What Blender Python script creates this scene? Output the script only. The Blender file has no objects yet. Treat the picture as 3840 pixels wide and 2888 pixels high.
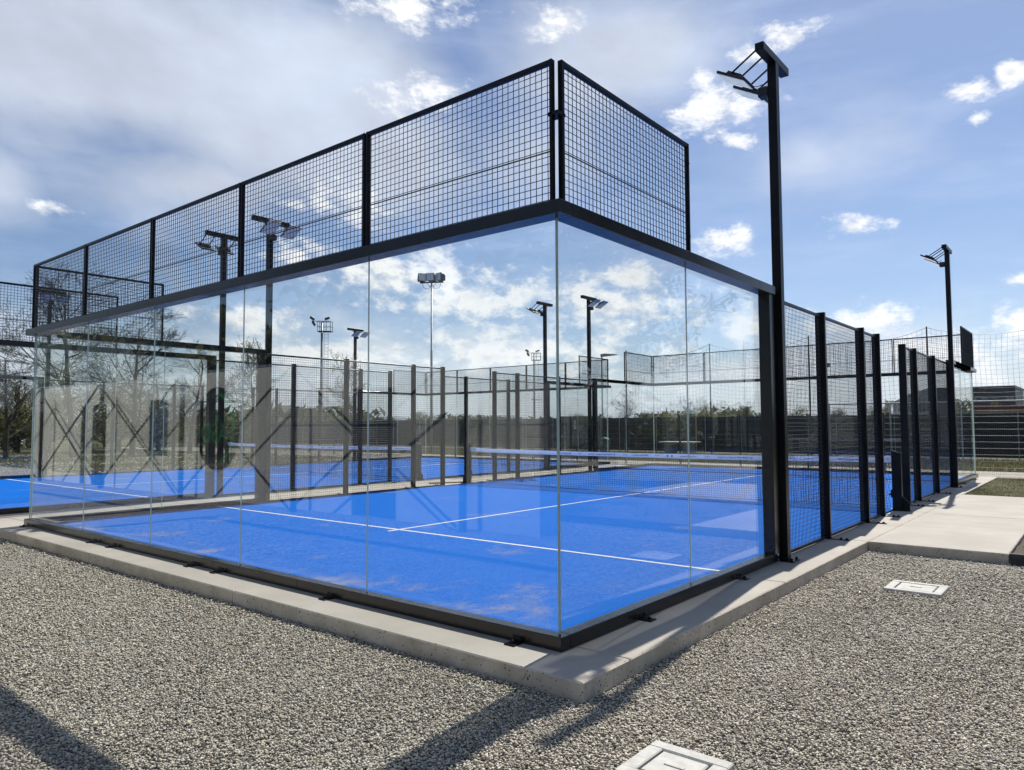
import bpy, math, random
import numpy as np
from mathutils import Matrix, Vector

random.seed(7)
rng = np.random.default_rng(11)
sc = bpy.context.scene
C = sc.collection

# ------------------------------------------------------------------ camera
cam_d = bpy.data.cameras.new('camera')
cam_d.sensor_fit = 'HORIZONTAL'
cam_d.sensor_width = 36.0
cam_d.lens = 36.0 * 2725.83 / 3840.0
cam_d.clip_start = 0.05
cam_d.clip_end = 30000.0
cam = bpy.data.objects.new('camera', cam_d)
C.objects.link(cam)
Rv = Vector((0.774279, 0.632830, -0.004366))
Fv = Vector((-0.631664, 0.773238, 0.055712))
Uv = Rv.cross(Fv)
CAM = Vector((2.9139, -4.0587, 1.4987))
M = Matrix((Rv, Uv, -Fv)).transposed().to_4x4()
M.translation = CAM
cam.matrix_world = M
sc.camera = cam

# ------------------------------------------------------------------ world: sky with clouds
SUN = Vector((-0.095, 0.825, 1.0)).normalized()
SUN_EL = math.asin(SUN.z)
SUN_AZ = math.atan2(SUN.x, SUN.y)          # from +Y towards +X
world = bpy.data.worlds.new('World')
sc.world = world
world.use_nodes = True
wt = world.node_tree
wt.nodes.clear()


class NT:
    """small helper around a node tree"""
    def __init__(self, t):
        self.t = t

    def n(self, typ, ins=None, **kw):
        x = self.t.nodes.new(typ)
        for k, v in kw.items():
            setattr(x, k, v)
        for k, v in (ins or {}).items():
            if isinstance(v, bpy.types.NodeSocket):
                self.t.links.new(v, x.inputs[k])
            else:
                x.inputs[k].default_value = v
        return x

    def m(self, op, a, b=None, c=None, clamp=False):
        ins = {0: a}
        if b is not None:
            ins[1] = b
        if c is not None:
            ins[2] = c
        return self.n('ShaderNodeMath', ins, operation=op, use_clamp=clamp).outputs[0]

    def vm(self, op, a, b=None, out=0):
        ins = {0: a}
        if b is not None:
            ins[1] = b
        return self.n('ShaderNodeVectorMath', ins, operation=op).outputs[out]

    def smooth(self, x, lo, hi, a=0.0, b=1.0):
        return self.n('ShaderNodeMapRange', {'Value': x, 'From Min': lo, 'From Max': hi, 'To Min': a, 'To Max': b},
                      interpolation_type='SMOOTHSTEP').outputs[0]

    def noise(self, vec, scale, detail=4.0, rough=0.5, out=0, **kw):
        ins = {'Scale': scale, 'Detail': detail, 'Roughness': rough}
        if vec is not None:
            ins['Vector'] = vec
        for k, v in kw.items():
            ins[k] = v
        return self.n('ShaderNodeTexNoise', ins).outputs[out]

    def mix(self, fac, a, b, mode='MIX'):
        x = self.t.nodes.new('ShaderNodeMix')
        x.data_type = 'RGBA'
        x.blend_type = mode
        for k, v in ((0, fac), (6, a), (7, b)):
            if isinstance(v, bpy.types.NodeSocket):
                self.t.links.new(v, x.inputs[k])
            else:
                if k != 0 and len(v) == 3:
                    v = (*v, 1.0)
                x.inputs[k].default_value = v
        return x.outputs[2]

    def ramp(self, x, stops, interp='LINEAR'):
        r = self.n('ShaderNodeValToRGB', {0: x})
        cr = r.color_ramp
        cr.interpolation = interp
        while len(cr.elements) < len(stops):
            cr.elements.new(0.5)
        for e, (p, c) in zip(cr.elements, stops):
            e.position = p
            e.color = (*c, 1.0)
        return r.outputs[0]


w = NT(wt)
sky = w.n('ShaderNodeTexSky', sky_type='NISHITA', sun_disc=False, sun_elevation=SUN_EL, sun_rotation=SUN_AZ,
          altitude=100.0, air_density=1.0, dust_density=0.45, ozone_density=3.0)
tc = w.n('ShaderNodeTexCoord')
dirv = tc.outputs['Generated']
sep = w.n('ShaderNodeSeparateXYZ', {0: dirv})
az = w.m('MULTIPLY', w.m('ARCTAN2', sep.outputs[0], sep.outputs[1]), 57.29578)
el = w.m('MULTIPLY', w.m('ARCSINE', sep.outputs[2]), 57.29578)
ae = w.n('ShaderNodeCombineXYZ', {0: az, 1: el, 2: 0.0}).outputs[0]
CLOUDS = [(-47.2, 30.3, 5.5, 1.5, 1, 0), (-35.8, 29.5, 2.8, 1.4, 0.8, 0), (-46.6, 24.8, 4.0, 1.4, 0.9, 0), (-23.2, 23.1, 4.1, 2.2, 1.15, 0), (-24.2, 24.9, 1.3, 0.9, 0.8, 0), (-21.7, 20.7, 1.9, 0.9, 1, 0), (-17.7, 26.9, 3.1, 1.0, 1.1, 0), (-19.9, 26.5, 2.0, 0.9, 0.9, 0), (-6.3, 21.4, 1.7, 1.0, 1.3, 0), (-4.0, 22.0, 1.2, 1.0, 1.2, 0), (-6.0, 19.8, 0.9, 0.6, 0.9, 0), (-13.7, 14.0, 2.3, 1.0, 1.2, 0), (-22.5, 13.8, 2.8, 1.4, 1.1, 0), (-12.8, 7.4, 3.5, 1.4, 1.1, 0), (-4.2, 9.3, 1.0, 0.6, 1, 0), (-3.9, 6.7, 2.2, 1.8, 1, 0), (-7.9, 4.5, 5.3, 2.2, 1, 0), (-71.8, 14.5, 1.9, 0.6, 1, 0), (-76.5, 15.5, 4.0, 3.0, 0.55, 1), (-48.2, 11.8, 6.8, 2.6, 1.1, 0), (-42.7, 10.0, 8.4, 2.5, 1.1, 0), (-30.7, 11.4, 4.7, 1.5, 1.1, 0), (-31.4, 9.3, 8.6, 2.5, 1, 0), (-59.5, 7.9, 5.2, 1.3, 1.1, 0), (-55.9, 13.1, 3.0, 1.2, 0.9, 0), (-38.7, 5.8, 11.9, 2.2, 1, 0), (-53.8, 5.5, 11.2, 1.5, 1, 0), (-21.7, 7.5, 6.7, 1.7, 0.7, 0), (-23.1, 4.1, 10.0, 1.8, 0.7, 0), (-51.8, 16.9, 5.3, 1.5, 0.8, 0),
          # more cumulus round the rest of the sky, as it is reflected in the panes
          (40, 12, 9, 3, 1.1, 0), (75, 16, 8, 3, 1, 0), (115, 10, 10, 3, 1, 0), (20, 26, 6, 2.5, 1, 0), (-110, 12, 9, 3, 1, 0), (160, 20, 9, 4, 1, 0), (-150, 14, 10, 3, 1, 0),
          (-69.8, 24.3, 15.6, 7.1, 1.25, 1), (-56.7, 23.8, 17.3, 7.9, 1.2, 1), (-49.7, 20.3, 13.4, 6.2, 1.0, 1), (-63.1, 17.2, 9.3, 3.8, 0.7, 1), (-30.8, 27.3, 15.1, 6.0, 0.75, 1), (-37.5, 20.9, 11.0, 5.0, 0.7, 1), (-16.5, 18.7, 11.0, 3.7, 0.45, 1),
          (90, 35, 40, 12, 0.9, 1), (-130, 40, 40, 14, 0.9, 1)]
acc = {0: None, 1: None}
for (a, e, wa, we, wgt, kind) in CLOUDS:
    d = w.vm('MULTIPLY', w.vm('SUBTRACT', ae, (a, e, 0)), (1 / wa, 1 / we, 0))
    ln = w.vm('LENGTH', d, out=1)
    v = w.m('MULTIPLY_ADD', ln, -wgt, wgt)
    acc[kind] = v if acc[kind] is None else w.m('MAXIMUM', acc[kind], v)
npos = w.n('ShaderNodeCombineXYZ', {0: w.m('MULTIPLY', az, w.m('COSINE', w.m('DIVIDE', el, 57.3))), 1: w.m('MULTIPLY', el, 1.55), 2: 0.0}).outputs[0]
n1 = w.noise(npos, 0.40, 8.0, 0.64)
n1b = w.noise(w.vm('ADD', npos, (0.0, 1.1, 0.0)), 0.42, 3.0, 0.55)
n2 = w.noise(npos, 0.085, 6.0, 0.55)
n3 = w.noise(w.vm('ADD', npos, (31, 7, 3)), 0.055, 5.0, 0.6)
# crisp cumulus
dc = w.m('ADD', w.m('MULTIPLY', w.m('MAXIMUM', acc[0], -0.7), 0.85), w.m('MULTIPLY', w.m('SUBTRACT', n1, 0.51), 3.0))
cum = w.smooth(dc, -0.05, 0.9)
core = w.smooth(w.m('ADD', dc, w.m('MULTIPLY', w.m('SUBTRACT', n2, 0.5), 1.2)), 0.35, 1.7)
# low bank of cumulus along the horizon, all the way round
band = w.m('SUBTRACT', 1.0, w.smooth(el, 3.0, 14.0))
dh = w.m('ADD', w.m('MULTIPLY', band, 0.55), w.m('MULTIPLY', w.m('SUBTRACT', n2, 0.55), 2.4))
hb = w.smooth(dh, 0.15, 0.75)
# soft high veil
ds = w.m('ADD', w.m('MAXIMUM', acc[1], -0.5), w.m('MULTIPLY', w.m('SUBTRACT', n3, 0.5), 1.5))
veil = w.smooth(ds, -0.1, 0.75)
wisps = w.m('MULTIPLY', w.smooth(w.noise(w.vm('MULTIPLY', npos, (0.5, 1.6, 1)), 0.09, 7.0, 0.65), 0.42, 0.75), 0.28)
skyc = w.n('ShaderNodeBackground', {'Color': w.mix(1.0, sky.outputs[0], (0.95, 0.98, 1.07), 'MULTIPLY'), 'Strength': 0.08}).outputs[0]
CLOUD_W = 1.0
veil_c = w.mix(w.smooth(n2, 0.3, 0.7), (0.50, 0.54, 0.62), (0.64, 0.71, 0.84))
shade = w.smooth(w.m('SUBTRACT', n1b, n1), -0.06, 0.16)
cum_c = w.mix(w.m('MAXIMUM', w.m('MULTIPLY', core, 0.9), w.m('MULTIPLY', shade, 0.55)), (1.03, 1.02, 1.0), (0.56, 0.61, 0.70))
hb_c = (0.70, 0.75, 0.83)
b_wisp = w.n('ShaderNodeBackground', {'Color': (0.66, 0.75, 0.95, 1), 'Strength': CLOUD_W}).outputs[0]
b_veil = w.n('ShaderNodeBackground', {'Color': veil_c, 'Strength': CLOUD_W}).outputs[0]
b_cum = w.n('ShaderNodeBackground', {'Color': cum_c, 'Strength': CLOUD_W}).outputs[0]
b_hb = w.n('ShaderNodeBackground', {'Color': (*hb_c, 1), 'Strength': CLOUD_W}).outputs[0]


def wmix(f, a, b):
    return w.n('ShaderNodeMixShader', {0: f, 1: a, 2: b}).outputs[0]


s = wmix(wisps, skyc, b_wisp)
s = wmix(w.m('MULTIPLY', veil, 0.88), s, b_veil)
s = wmix(w.m('MULTIPLY', hb, 0.8), s, b_hb)
s = wmix(cum, s, b_cum)
wt.links.new(s, w.n('ShaderNodeOutputWorld').inputs[0])
world.cycles.sampling_method = 'MANUAL'
world.cycles.sample_map_resolution = 512

# ------------------------------------------------------------------ sun
sun_d = bpy.data.lights.new('sun', 'SUN')
sun_d.energy = 5.0
sun_d.angle = math.radians(0.53)
sun_d.color = (1.0, 0.955, 0.89)
sun = bpy.data.objects.new('sun', sun_d)
C.objects.link(sun)
sun.rotation_euler = SUN.to_track_quat('Z', 'Y').to_euler()
sun.location = (0, 0, 60)

sc.view_settings.view_transform = 'Standard'
sc.view_settings.look = 'None'
sc.view_settings.exposure = 0.22
sc.view_settings.gamma = 1.0
sc.view_settings.use_curve_mapping = False
sc.cycles.use_denoising = True
sc.cycles.max_bounces = 8
sc.cycles.transparent_max_bounces = 40
sc.cycles.caustics_reflective = False
sc.cycles.caustics_refractive = False
sc.cycles.sample_clamp_indirect = 6.0


# ------------------------------------------------------------------ materials
MAT = {}


def material(name, build):
    m = bpy.data.materials.new(name)
    m.use_nodes = True
    m.node_tree.nodes.clear()
    t = NT(m.node_tree)
    out = t.n('ShaderNodeOutputMaterial')
    sh = build(t)
    t.t.links.new(sh, out.inputs[0])
    MAT[name] = m
    return m


def bsdf(t, col, rough=0.6, bump=None, bstr=0.3, bdist=0.01, **kw):
    ins = {'Base Color': col if isinstance(col, bpy.types.NodeSocket) else (*col, 1), 'Roughness': rough}
    for k, v in kw.items():
        ins[k.replace('_', ' ')] = v
    if bump is not None:
        ins['Normal'] = t.n('ShaderNodeBump', {'Height': bump, 'Strength': bstr, 'Distance': bdist}).outputs[0]
    return t.n('ShaderNodeBsdfPrincipled', ins).outputs[0]


def geo(t):
    return t.n('ShaderNodeNewGeometry').outputs['Position']


def plain(name, col, rough=0.5, var=0.12, scale=6.0, **kw):
    def b(t):
        n = t.noise(geo(t), scale, 5.0, 0.6)
        c = t.mix(t.smooth(n, 0.3, 0.7), tuple(x * (1 - var) for x in col), tuple(min(1, x * (1 + var)) for x in col))
        r = t.m('ADD', t.m('MULTIPLY', t.noise(geo(t), scale * 3, 3.0), 0.15), rough - 0.07)
        return bsdf(t, c, r, **kw)
    return material(name, b)


def m_black(t):
    p = geo(t)
    dust = t.smooth(t.noise(p, 2.3, 6.0, 0.7), 0.45, 0.8)
    c = t.mix(dust, (0.006, 0.0063, 0.008), (0.013, 0.013, 0.013))
    r = t.m('ADD', t.m('MULTIPLY', t.noise(p, 35.0, 3.0), 0.16), 0.24)
    return bsdf(t, c, r, t.noise(p, 900.0, 2.0), 0.06, 0.001, Specular_IOR_Level=0.18)


material('black_metal', m_black)


def m_black_gloss(t):
    p = geo(t)
    dust = t.smooth(t.noise(p, 3.1, 6.0, 0.7), 0.45, 0.8)
    c = t.mix(dust, (0.007, 0.0073, 0.009), (0.020, 0.019, 0.017))
    r = t.m('ADD', t.m('MULTIPLY', t.noise(p, 22.0, 4.0), 0.16), 0.15)
    return bsdf(t, c, r, t.noise(p, 700.0, 2.0), 0.04, 0.001, Specular_IOR_Level=0.5)


material('black_gloss', m_black_gloss)
plain('dark_steel', (0.016, 0.017, 0.019), 0.45)
plain('wire', (0.010, 0.010, 0.012), 0.5)
plain('galvanised', (0.30, 0.32, 0.34), 0.42, Metallic=0.6)
plain('grey_wire', (0.10, 0.105, 0.11), 0.45, Metallic=0.4)


def m_glass(t):
    # same outer reflectance on both faces of the pane: the node inverts the index on back faces
    back = t.n('ShaderNodeNewGeometry').outputs['Backfacing']
    ior = t.m('MULTIPLY_ADD', back, 1 / 1.5 - 1.5, 1.5)
    fr = t.n('ShaderNodeFresnel', {'IOR': ior}).outputs[0]
    p = geo(t)
    smear = t.smooth(t.noise(t.vm('MULTIPLY', p, (1, 1, 0.35)), 1.7, 6.0, 0.65), 0.45, 0.8)
    tr = t.n('ShaderNodeBsdfTransparent', {'Color': (0.978, 0.99, 0.984, 1)}).outputs[0]
    gl = t.n('ShaderNodeBsdfGlossy', {'Color': (1, 1, 1, 1), 'Roughness': 0.0}).outputs[0]
    df = t.n('ShaderNodeBsdfDiffuse', {'Color': (0.75, 0.77, 0.75, 1)}).outputs[0]
    base = t.n('ShaderNodeMixShader', {0: fr, 1: tr, 2: gl}).outputs[0]
    return t.n('ShaderNodeMixShader', {0: t.m('MULTIPLY', smear, 0.005), 1: base, 2: df}).outputs[0]


material('glass', m_glass)
def m_edge(t):
    c = (0.62, 0.74, 0.70, 1)
    tl = t.n('ShaderNodeBsdfTranslucent', {'Color': c}).outputs[0]
    return t.n('ShaderNodeMixShader', {0: 0.5, 1: bsdf(t, (0.50, 0.58, 0.55), 0.1), 2: tl}).outputs[0]


material('glass_edge', m_edge)


def m_turf(t):
    p = geo(t)
    fine = t.noise(p, 210.0, 3.0, 0.7)
    mid = t.noise(p, 34.0, 4.0, 0.65)
    big = t.noise(p, 1.3, 5.0, 0.6)
    c = t.mix(t.smooth(fine, 0.32, 0.68), (0.0015, 0.074, 0.36), (0.003, 0.182, 0.70))
    c = t.mix(t.m('MULTIPLY', t.smooth(mid, 0.35, 0.75), 0.35), c, (0.006, 0.17, 0.72))
    # sand lying in the pile in drifts
    sandm = t.noise(t.vm('MULTIPLY', p, (1.0, 0.75, 1)), 0.85, 7.0, 0.68)
    xyz = t.n('ShaderNodeSeparateXYZ', {0: p})
    rim = t.m('MAXIMUM', t.smooth(xyz.outputs[1], 1.5, 0.2), t.m('MULTIPLY', t.smooth(xyz.outputs[0], -2.2, -0.3), t.smooth(xyz.outputs[1], 4.0, 2.5)))
    sandm = t.m('MULTIPLY_ADD', rim, 0.075, sandm)       # play kicks the infill towards the rails
    sand = t.m('MULTIPLY', t.smooth(t.m('ADD', sandm, t.m('MULTIPLY', t.m('SUBTRACT', fine, 0.5), 0.42)), 0.60, 0.75), 0.65)
    c = t.mix(sand, c, (0.40, 0.36, 0.29))
    c = t.mix(t.m('MULTIPLY', t.smooth(big, 0.4, 0.7), 0.08), c, (0.03, 0.22, 0.70))
    h = t.m('ADD', fine, t.m('MULTIPLY', mid, 0.7))
    return bsdf(t, c, 0.75, h, 0.7, 0.012, Specular_IOR_Level=0.06)


material('turf', m_turf)
material('white_line', lambda t: bsdf(t, t.mix(t.smooth(t.noise(geo(t), 160, 3), 0.35, 0.6), (0.55, 0.57, 0.62), (0.82, 0.82, 0.82)), 0.8, t.noise(geo(t), 200, 3), 0.5, 0.01))


def m_concrete_top(t):
    p = geo(t)
    n = t.noise(p, 1.1, 7.0, 0.62)
    c = t.mix(t.smooth(n, 0.3, 0.72), (0.345, 0.313, 0.26), (0.435, 0.40, 0.34))
    st = t.smooth(t.noise(t.vm('MULTIPLY', p, (1, 3.5, 1)), 3.5, 7.0, 0.72), 0.58, 0.72)
    c = t.mix(t.m('MULTIPLY', st, 0.35), c, (0.36, 0.33, 0.29))
    speck = t.smooth(t.noise(p, 75.0, 3.0, 0.6), 0.60, 0.70)
    c = t.mix(t.m('MULTIPLY', speck, 0.25), c, (0.30, 0.27, 0.23))
    return bsdf(t, c, 0.78, t.noise(t.vm('MULTIPLY', p, (1, 6, 1)), 40.0, 4.0, 0.6), 0.18, 0.004)


def m_concrete_side(t):
    p = geo(t)
    n = t.noise(p, 2.6, 7.0, 0.65)
    c = t.mix(t.smooth(n, 0.3, 0.7), (0.42, 0.37, 0.29), (0.60, 0.54, 0.445))
    vo = t.n('ShaderNodeTexVoronoi', {'Vector': p, 'Scale': 38.0, 'Randomness': 1.0}).outputs['Distance']
    pit = t.m('SUBTRACT', 1.0, t.smooth(t.m('ADD', vo, t.m('MULTIPLY', t.noise(p, 16.0, 2.0), 0.75)), 0.47, 0.57))
    c = t.mix(pit, c, (0.085, 0.065, 0.05))
    drip = t.smooth(t.noise(t.vm('MULTIPLY', p, (5, 5, 0.8)), 2.2, 5.0, 0.7), 0.56, 0.75)
    c = t.mix(t.m('MULTIPLY', drip, 0.55), c, (0.22, 0.17, 0.12))
    h = t.m('SUBTRACT', t.m('MULTIPLY', n, 0.8), pit)
    return bsdf(t, c, 0.85, h, 0.6, 0.006)


material('concrete', m_concrete_top)
material('concrete_side', m_concrete_side)
plain('dark_kerb', (0.045, 0.045, 0.047), 0.8, 0.3, 25.0)
plain('cover_concrete', (0.50, 0.49, 0.44), 0.8, 0.12, 18.0)
plain('cover_gap', (0.05, 0.045, 0.04), 0.9)


def m_gravel(t):
    p = geo(t)
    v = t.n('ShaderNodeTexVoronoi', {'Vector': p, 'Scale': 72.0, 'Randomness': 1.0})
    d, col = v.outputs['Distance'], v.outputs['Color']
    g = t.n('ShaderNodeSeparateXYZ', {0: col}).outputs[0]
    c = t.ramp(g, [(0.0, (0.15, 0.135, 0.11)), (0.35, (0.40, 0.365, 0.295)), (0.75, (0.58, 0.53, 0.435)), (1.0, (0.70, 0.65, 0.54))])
    c = t.mix(t.smooth(d, 0.42, 0.72), c, (0.025, 0.022, 0.018))  # shade of the deep gaps between stones, painted into the colour
    big = t.noise(p, 0.9, 5.0, 0.6)
    c = t.mix(t.m('MULTIPLY', t.smooth(big, 0.45, 0.75), 0.25), c, (0.16, 0.15, 0.13))
    h = t.m('SUBTRACT', 1.0, t.m('MULTIPLY', d, 1.4))
    return bsdf(t, c, 0.85, t.m('ADD', h, t.m('MULTIPLY', g, 0.5)), 1.0, 0.012)


def m_stone(t):
    r = t.n('ShaderNodeNewGeometry').outputs['Random Per Island']
    c = t.ramp(r, [(0.0, (0.10, 0.09, 0.075)), (0.14, (0.27, 0.24, 0.19)), (0.45, (0.53, 0.475, 0.365)), (0.8, (0.66, 0.60, 0.475)), (1.0, (0.74, 0.71, 0.62))])
    n = t.noise(geo(t), 240.0, 3.0, 0.6)
    c = t.mix(t.m('MULTIPLY', t.smooth(n, 0.4, 0.7), 0.25), c, (0.14, 0.13, 0.115))
    return bsdf(t, c, 0.8)


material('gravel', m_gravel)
material('stone', m_stone)


def m_lawn(t):
    p = geo(t)
    a = t.noise(p, 0.35, 6.0, 0.6)
    b = t.noise(p, 9.0, 5.0, 0.7)
    f = t.noise(p, 70.0, 4.0, 0.7)
    c = t.mix(t.smooth(a, 0.3, 0.7), (0.07, 0.075, 0.022), (0.14, 0.125, 0.045))
    c = t.mix(t.m('MULTIPLY', t.smooth(b, 0.45, 0.7), 0.6), c, (0.20, 0.175, 0.075))
    c = t.mix(t.m('MULTIPLY', t.smooth(f, 0.45, 0.7), 0.6), c, (0.02, 0.03, 0.008))
    return bsdf(t, c, 0.9, t.m('ADD', b, f), 0.9, 0.05)


material('lawn', m_lawn)


def m_soil(t):
    p = geo(t)
    n = t.noise(p, 26.0, 6.0, 0.7)
    c = t.mix(t.smooth(n, 0.3, 0.7), (0.05, 0.038, 0.026), (0.17, 0.135, 0.095))
    return bsdf(t, c, 0.95, n, 1.0, 0.03)


material('soil', m_soil)
plain('path_dust', (0.36, 0.33, 0.27), 0.95, 0.2, 5.0)


def island(name, stops, rough=0.7, trans=0.0):
    def b(t):
        r = t.n('ShaderNodeNewGeometry').outputs['Random Per Island']
        c = t.ramp(r, stops)
        sh = bsdf(t, c, rough)
        if trans:
            tl = t.n('ShaderNodeBsdfTranslucent', {'Color': c}).outputs[0]
            sh = t.n('ShaderNodeMixShader', {0: trans, 1: sh, 2: tl}).outputs[0]
        return sh
    return material(name, b)


island('grass_blade', [(0, (0.055, 0.075, 0.015)), (0.4, (0.11, 0.13, 0.03)), (0.7, (0.22, 0.19, 0.075)), (1, (0.38, 0.30, 0.16))], 0.7, 0.25)
island('leaf_spring', [(0, (0.075, 0.085, 0.015)), (0.5, (0.17, 0.165, 0.032)), (1, (0.30, 0.26, 0.06))], 0.6, 0.35)
island('leaf_dark', [(0, (0.04, 0.06, 0.016)), (0.6, (0.09, 0.11, 0.03)), (1, (0.15, 0.155, 0.048))], 0.6, 0.25)
island('leaf_bud', [(0, (0.09, 0.07, 0.045)), (0.6, (0.14, 0.11, 0.06)), (1, (0.20, 0.17, 0.075))], 0.7, 0.2)
island('petal', [(0, (0.7, 0.7, 0.66)), (1, (0.85, 0.85, 0.8))], 0.7, 0.2)


def m_bark(t):
    p = geo(t)
    n = t.noise(t.vm('MULTIPLY', p, (6, 6, 1.2)), 5.0, 6.0, 0.7)
    return bsdf(t, t.mix(t.smooth(n, 0.3, 0.7), (0.035, 0.029, 0.023), (0.12, 0.10, 0.08)), 0.9, n, 0.6, 0.02)


material('bark', m_bark)
plain('twig', (0.034, 0.027, 0.022), 0.85, 0.3)


def m_screen(t):
    p = geo(t)
    n = t.noise(t.vm('MULTIPLY', p, (0.4, 1, 3)), 1.6, 6.0, 0.65)
    wv = t.noise(p, 240.0, 2.0)
    c = t.mix(t.smooth(n, 0.3, 0.72), (0.006, 0.009, 0.009), (0.020, 0.025, 0.024))
    return bsdf(t, c, 0.7, t.m('ADD', wv, t.m('MULTIPLY', n, 3.0)), 0.4, 0.03)


material('screen_cloth', m_screen)


def m_wall(t):
    p = geo(t)
    n = t.noise(p, 1.2, 7.0, 0.65)
    c = t.mix(t.smooth(n, 0.3, 0.75), (0.44, 0.45, 0.40), (0.54, 0.55, 0.50))
    return bsdf(t, c, 0.8, t.noise(p, 90, 4), 0.15, 0.004)


material('pale_wall', m_wall)
plain('brown_frame', (0.14, 0.115, 0.095), 0.6)
plain('door_dark', (0.012, 0.013, 0.013), 0.35)
plain('sign_black', (0.006, 0.006, 0.006), 0.4)
plain('sign_green', (0.008, 0.17, 0.045), 0.5)
plain('sign_white', (0.78, 0.79, 0.80), 0.5)
def m_tape(t):
    c = t.mix(t.smooth(t.noise(geo(t), 14.0, 4.0), 0.3, 0.7), (0.74, 0.80, 0.93), (0.82, 0.87, 0.96))
    return t.n('ShaderNodeMixShader', {0: 0.45, 1: bsdf(t, c, 0.6), 2: t.n('ShaderNodeBsdfTranslucent', {'Color': c}).outputs[0]}).outputs[0]


material('net_tape', m_tape)
plain('tape_white', (0.80, 0.82, 0.86), 0.6)
plain('tape_ink', (0.012, 0.045, 0.30), 0.6)
plain('net_cord', (0.008, 0.008, 0.009), 0.7)
plain('lamp_body', (0.014, 0.014, 0.016), 0.45)
material('lamp_lens', lambda t: bsdf(t, t.mix(t.smooth(t.noise(geo(t), 30, 3), 0.3, 0.7), (0.42, 0.46, 0.50), (0.62, 0.65, 0.68)), 0.08, Coat_Weight=0.6))
plain('plastic_green', (0.05, 0.10, 0.07), 0.5)
plain('steel_bright', (0.55, 0.56, 0.57), 0.3, Metallic=0.9)
plain('facade_dark', (0.030, 0.034, 0.045), 0.5, 0.15, 0.6)
plain('facade_white', (0.58, 0.58, 0.57), 0.6, 0.08, 0.5)
plain('facade_beige', (0.44, 0.37, 0.27), 0.8, 0.12, 0.6)
plain('fascia_red', (0.16, 0.035, 0.04), 0.6)
material('window_pane', lambda t: bsdf(t, (0.05, 0.09, 0.16), 0.04, Specular_IOR_Level=1.0))
plain('car_red', (0.30, 0.012, 0.012), 0.25)
plain('car_white', (0.70, 0.71, 0.72), 0.25)
plain('tyre', (0.015, 0.015, 0.016), 0.8)
plain('wood', (0.16, 0.10, 0.055), 0.7, 0.3, 20.0)
plain('hill', (0.045, 0.065, 0.045), 0.95, 0.3, 0.004)
plain('roller_concrete', (0.24, 0.24, 0.23), 0.8)


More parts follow.
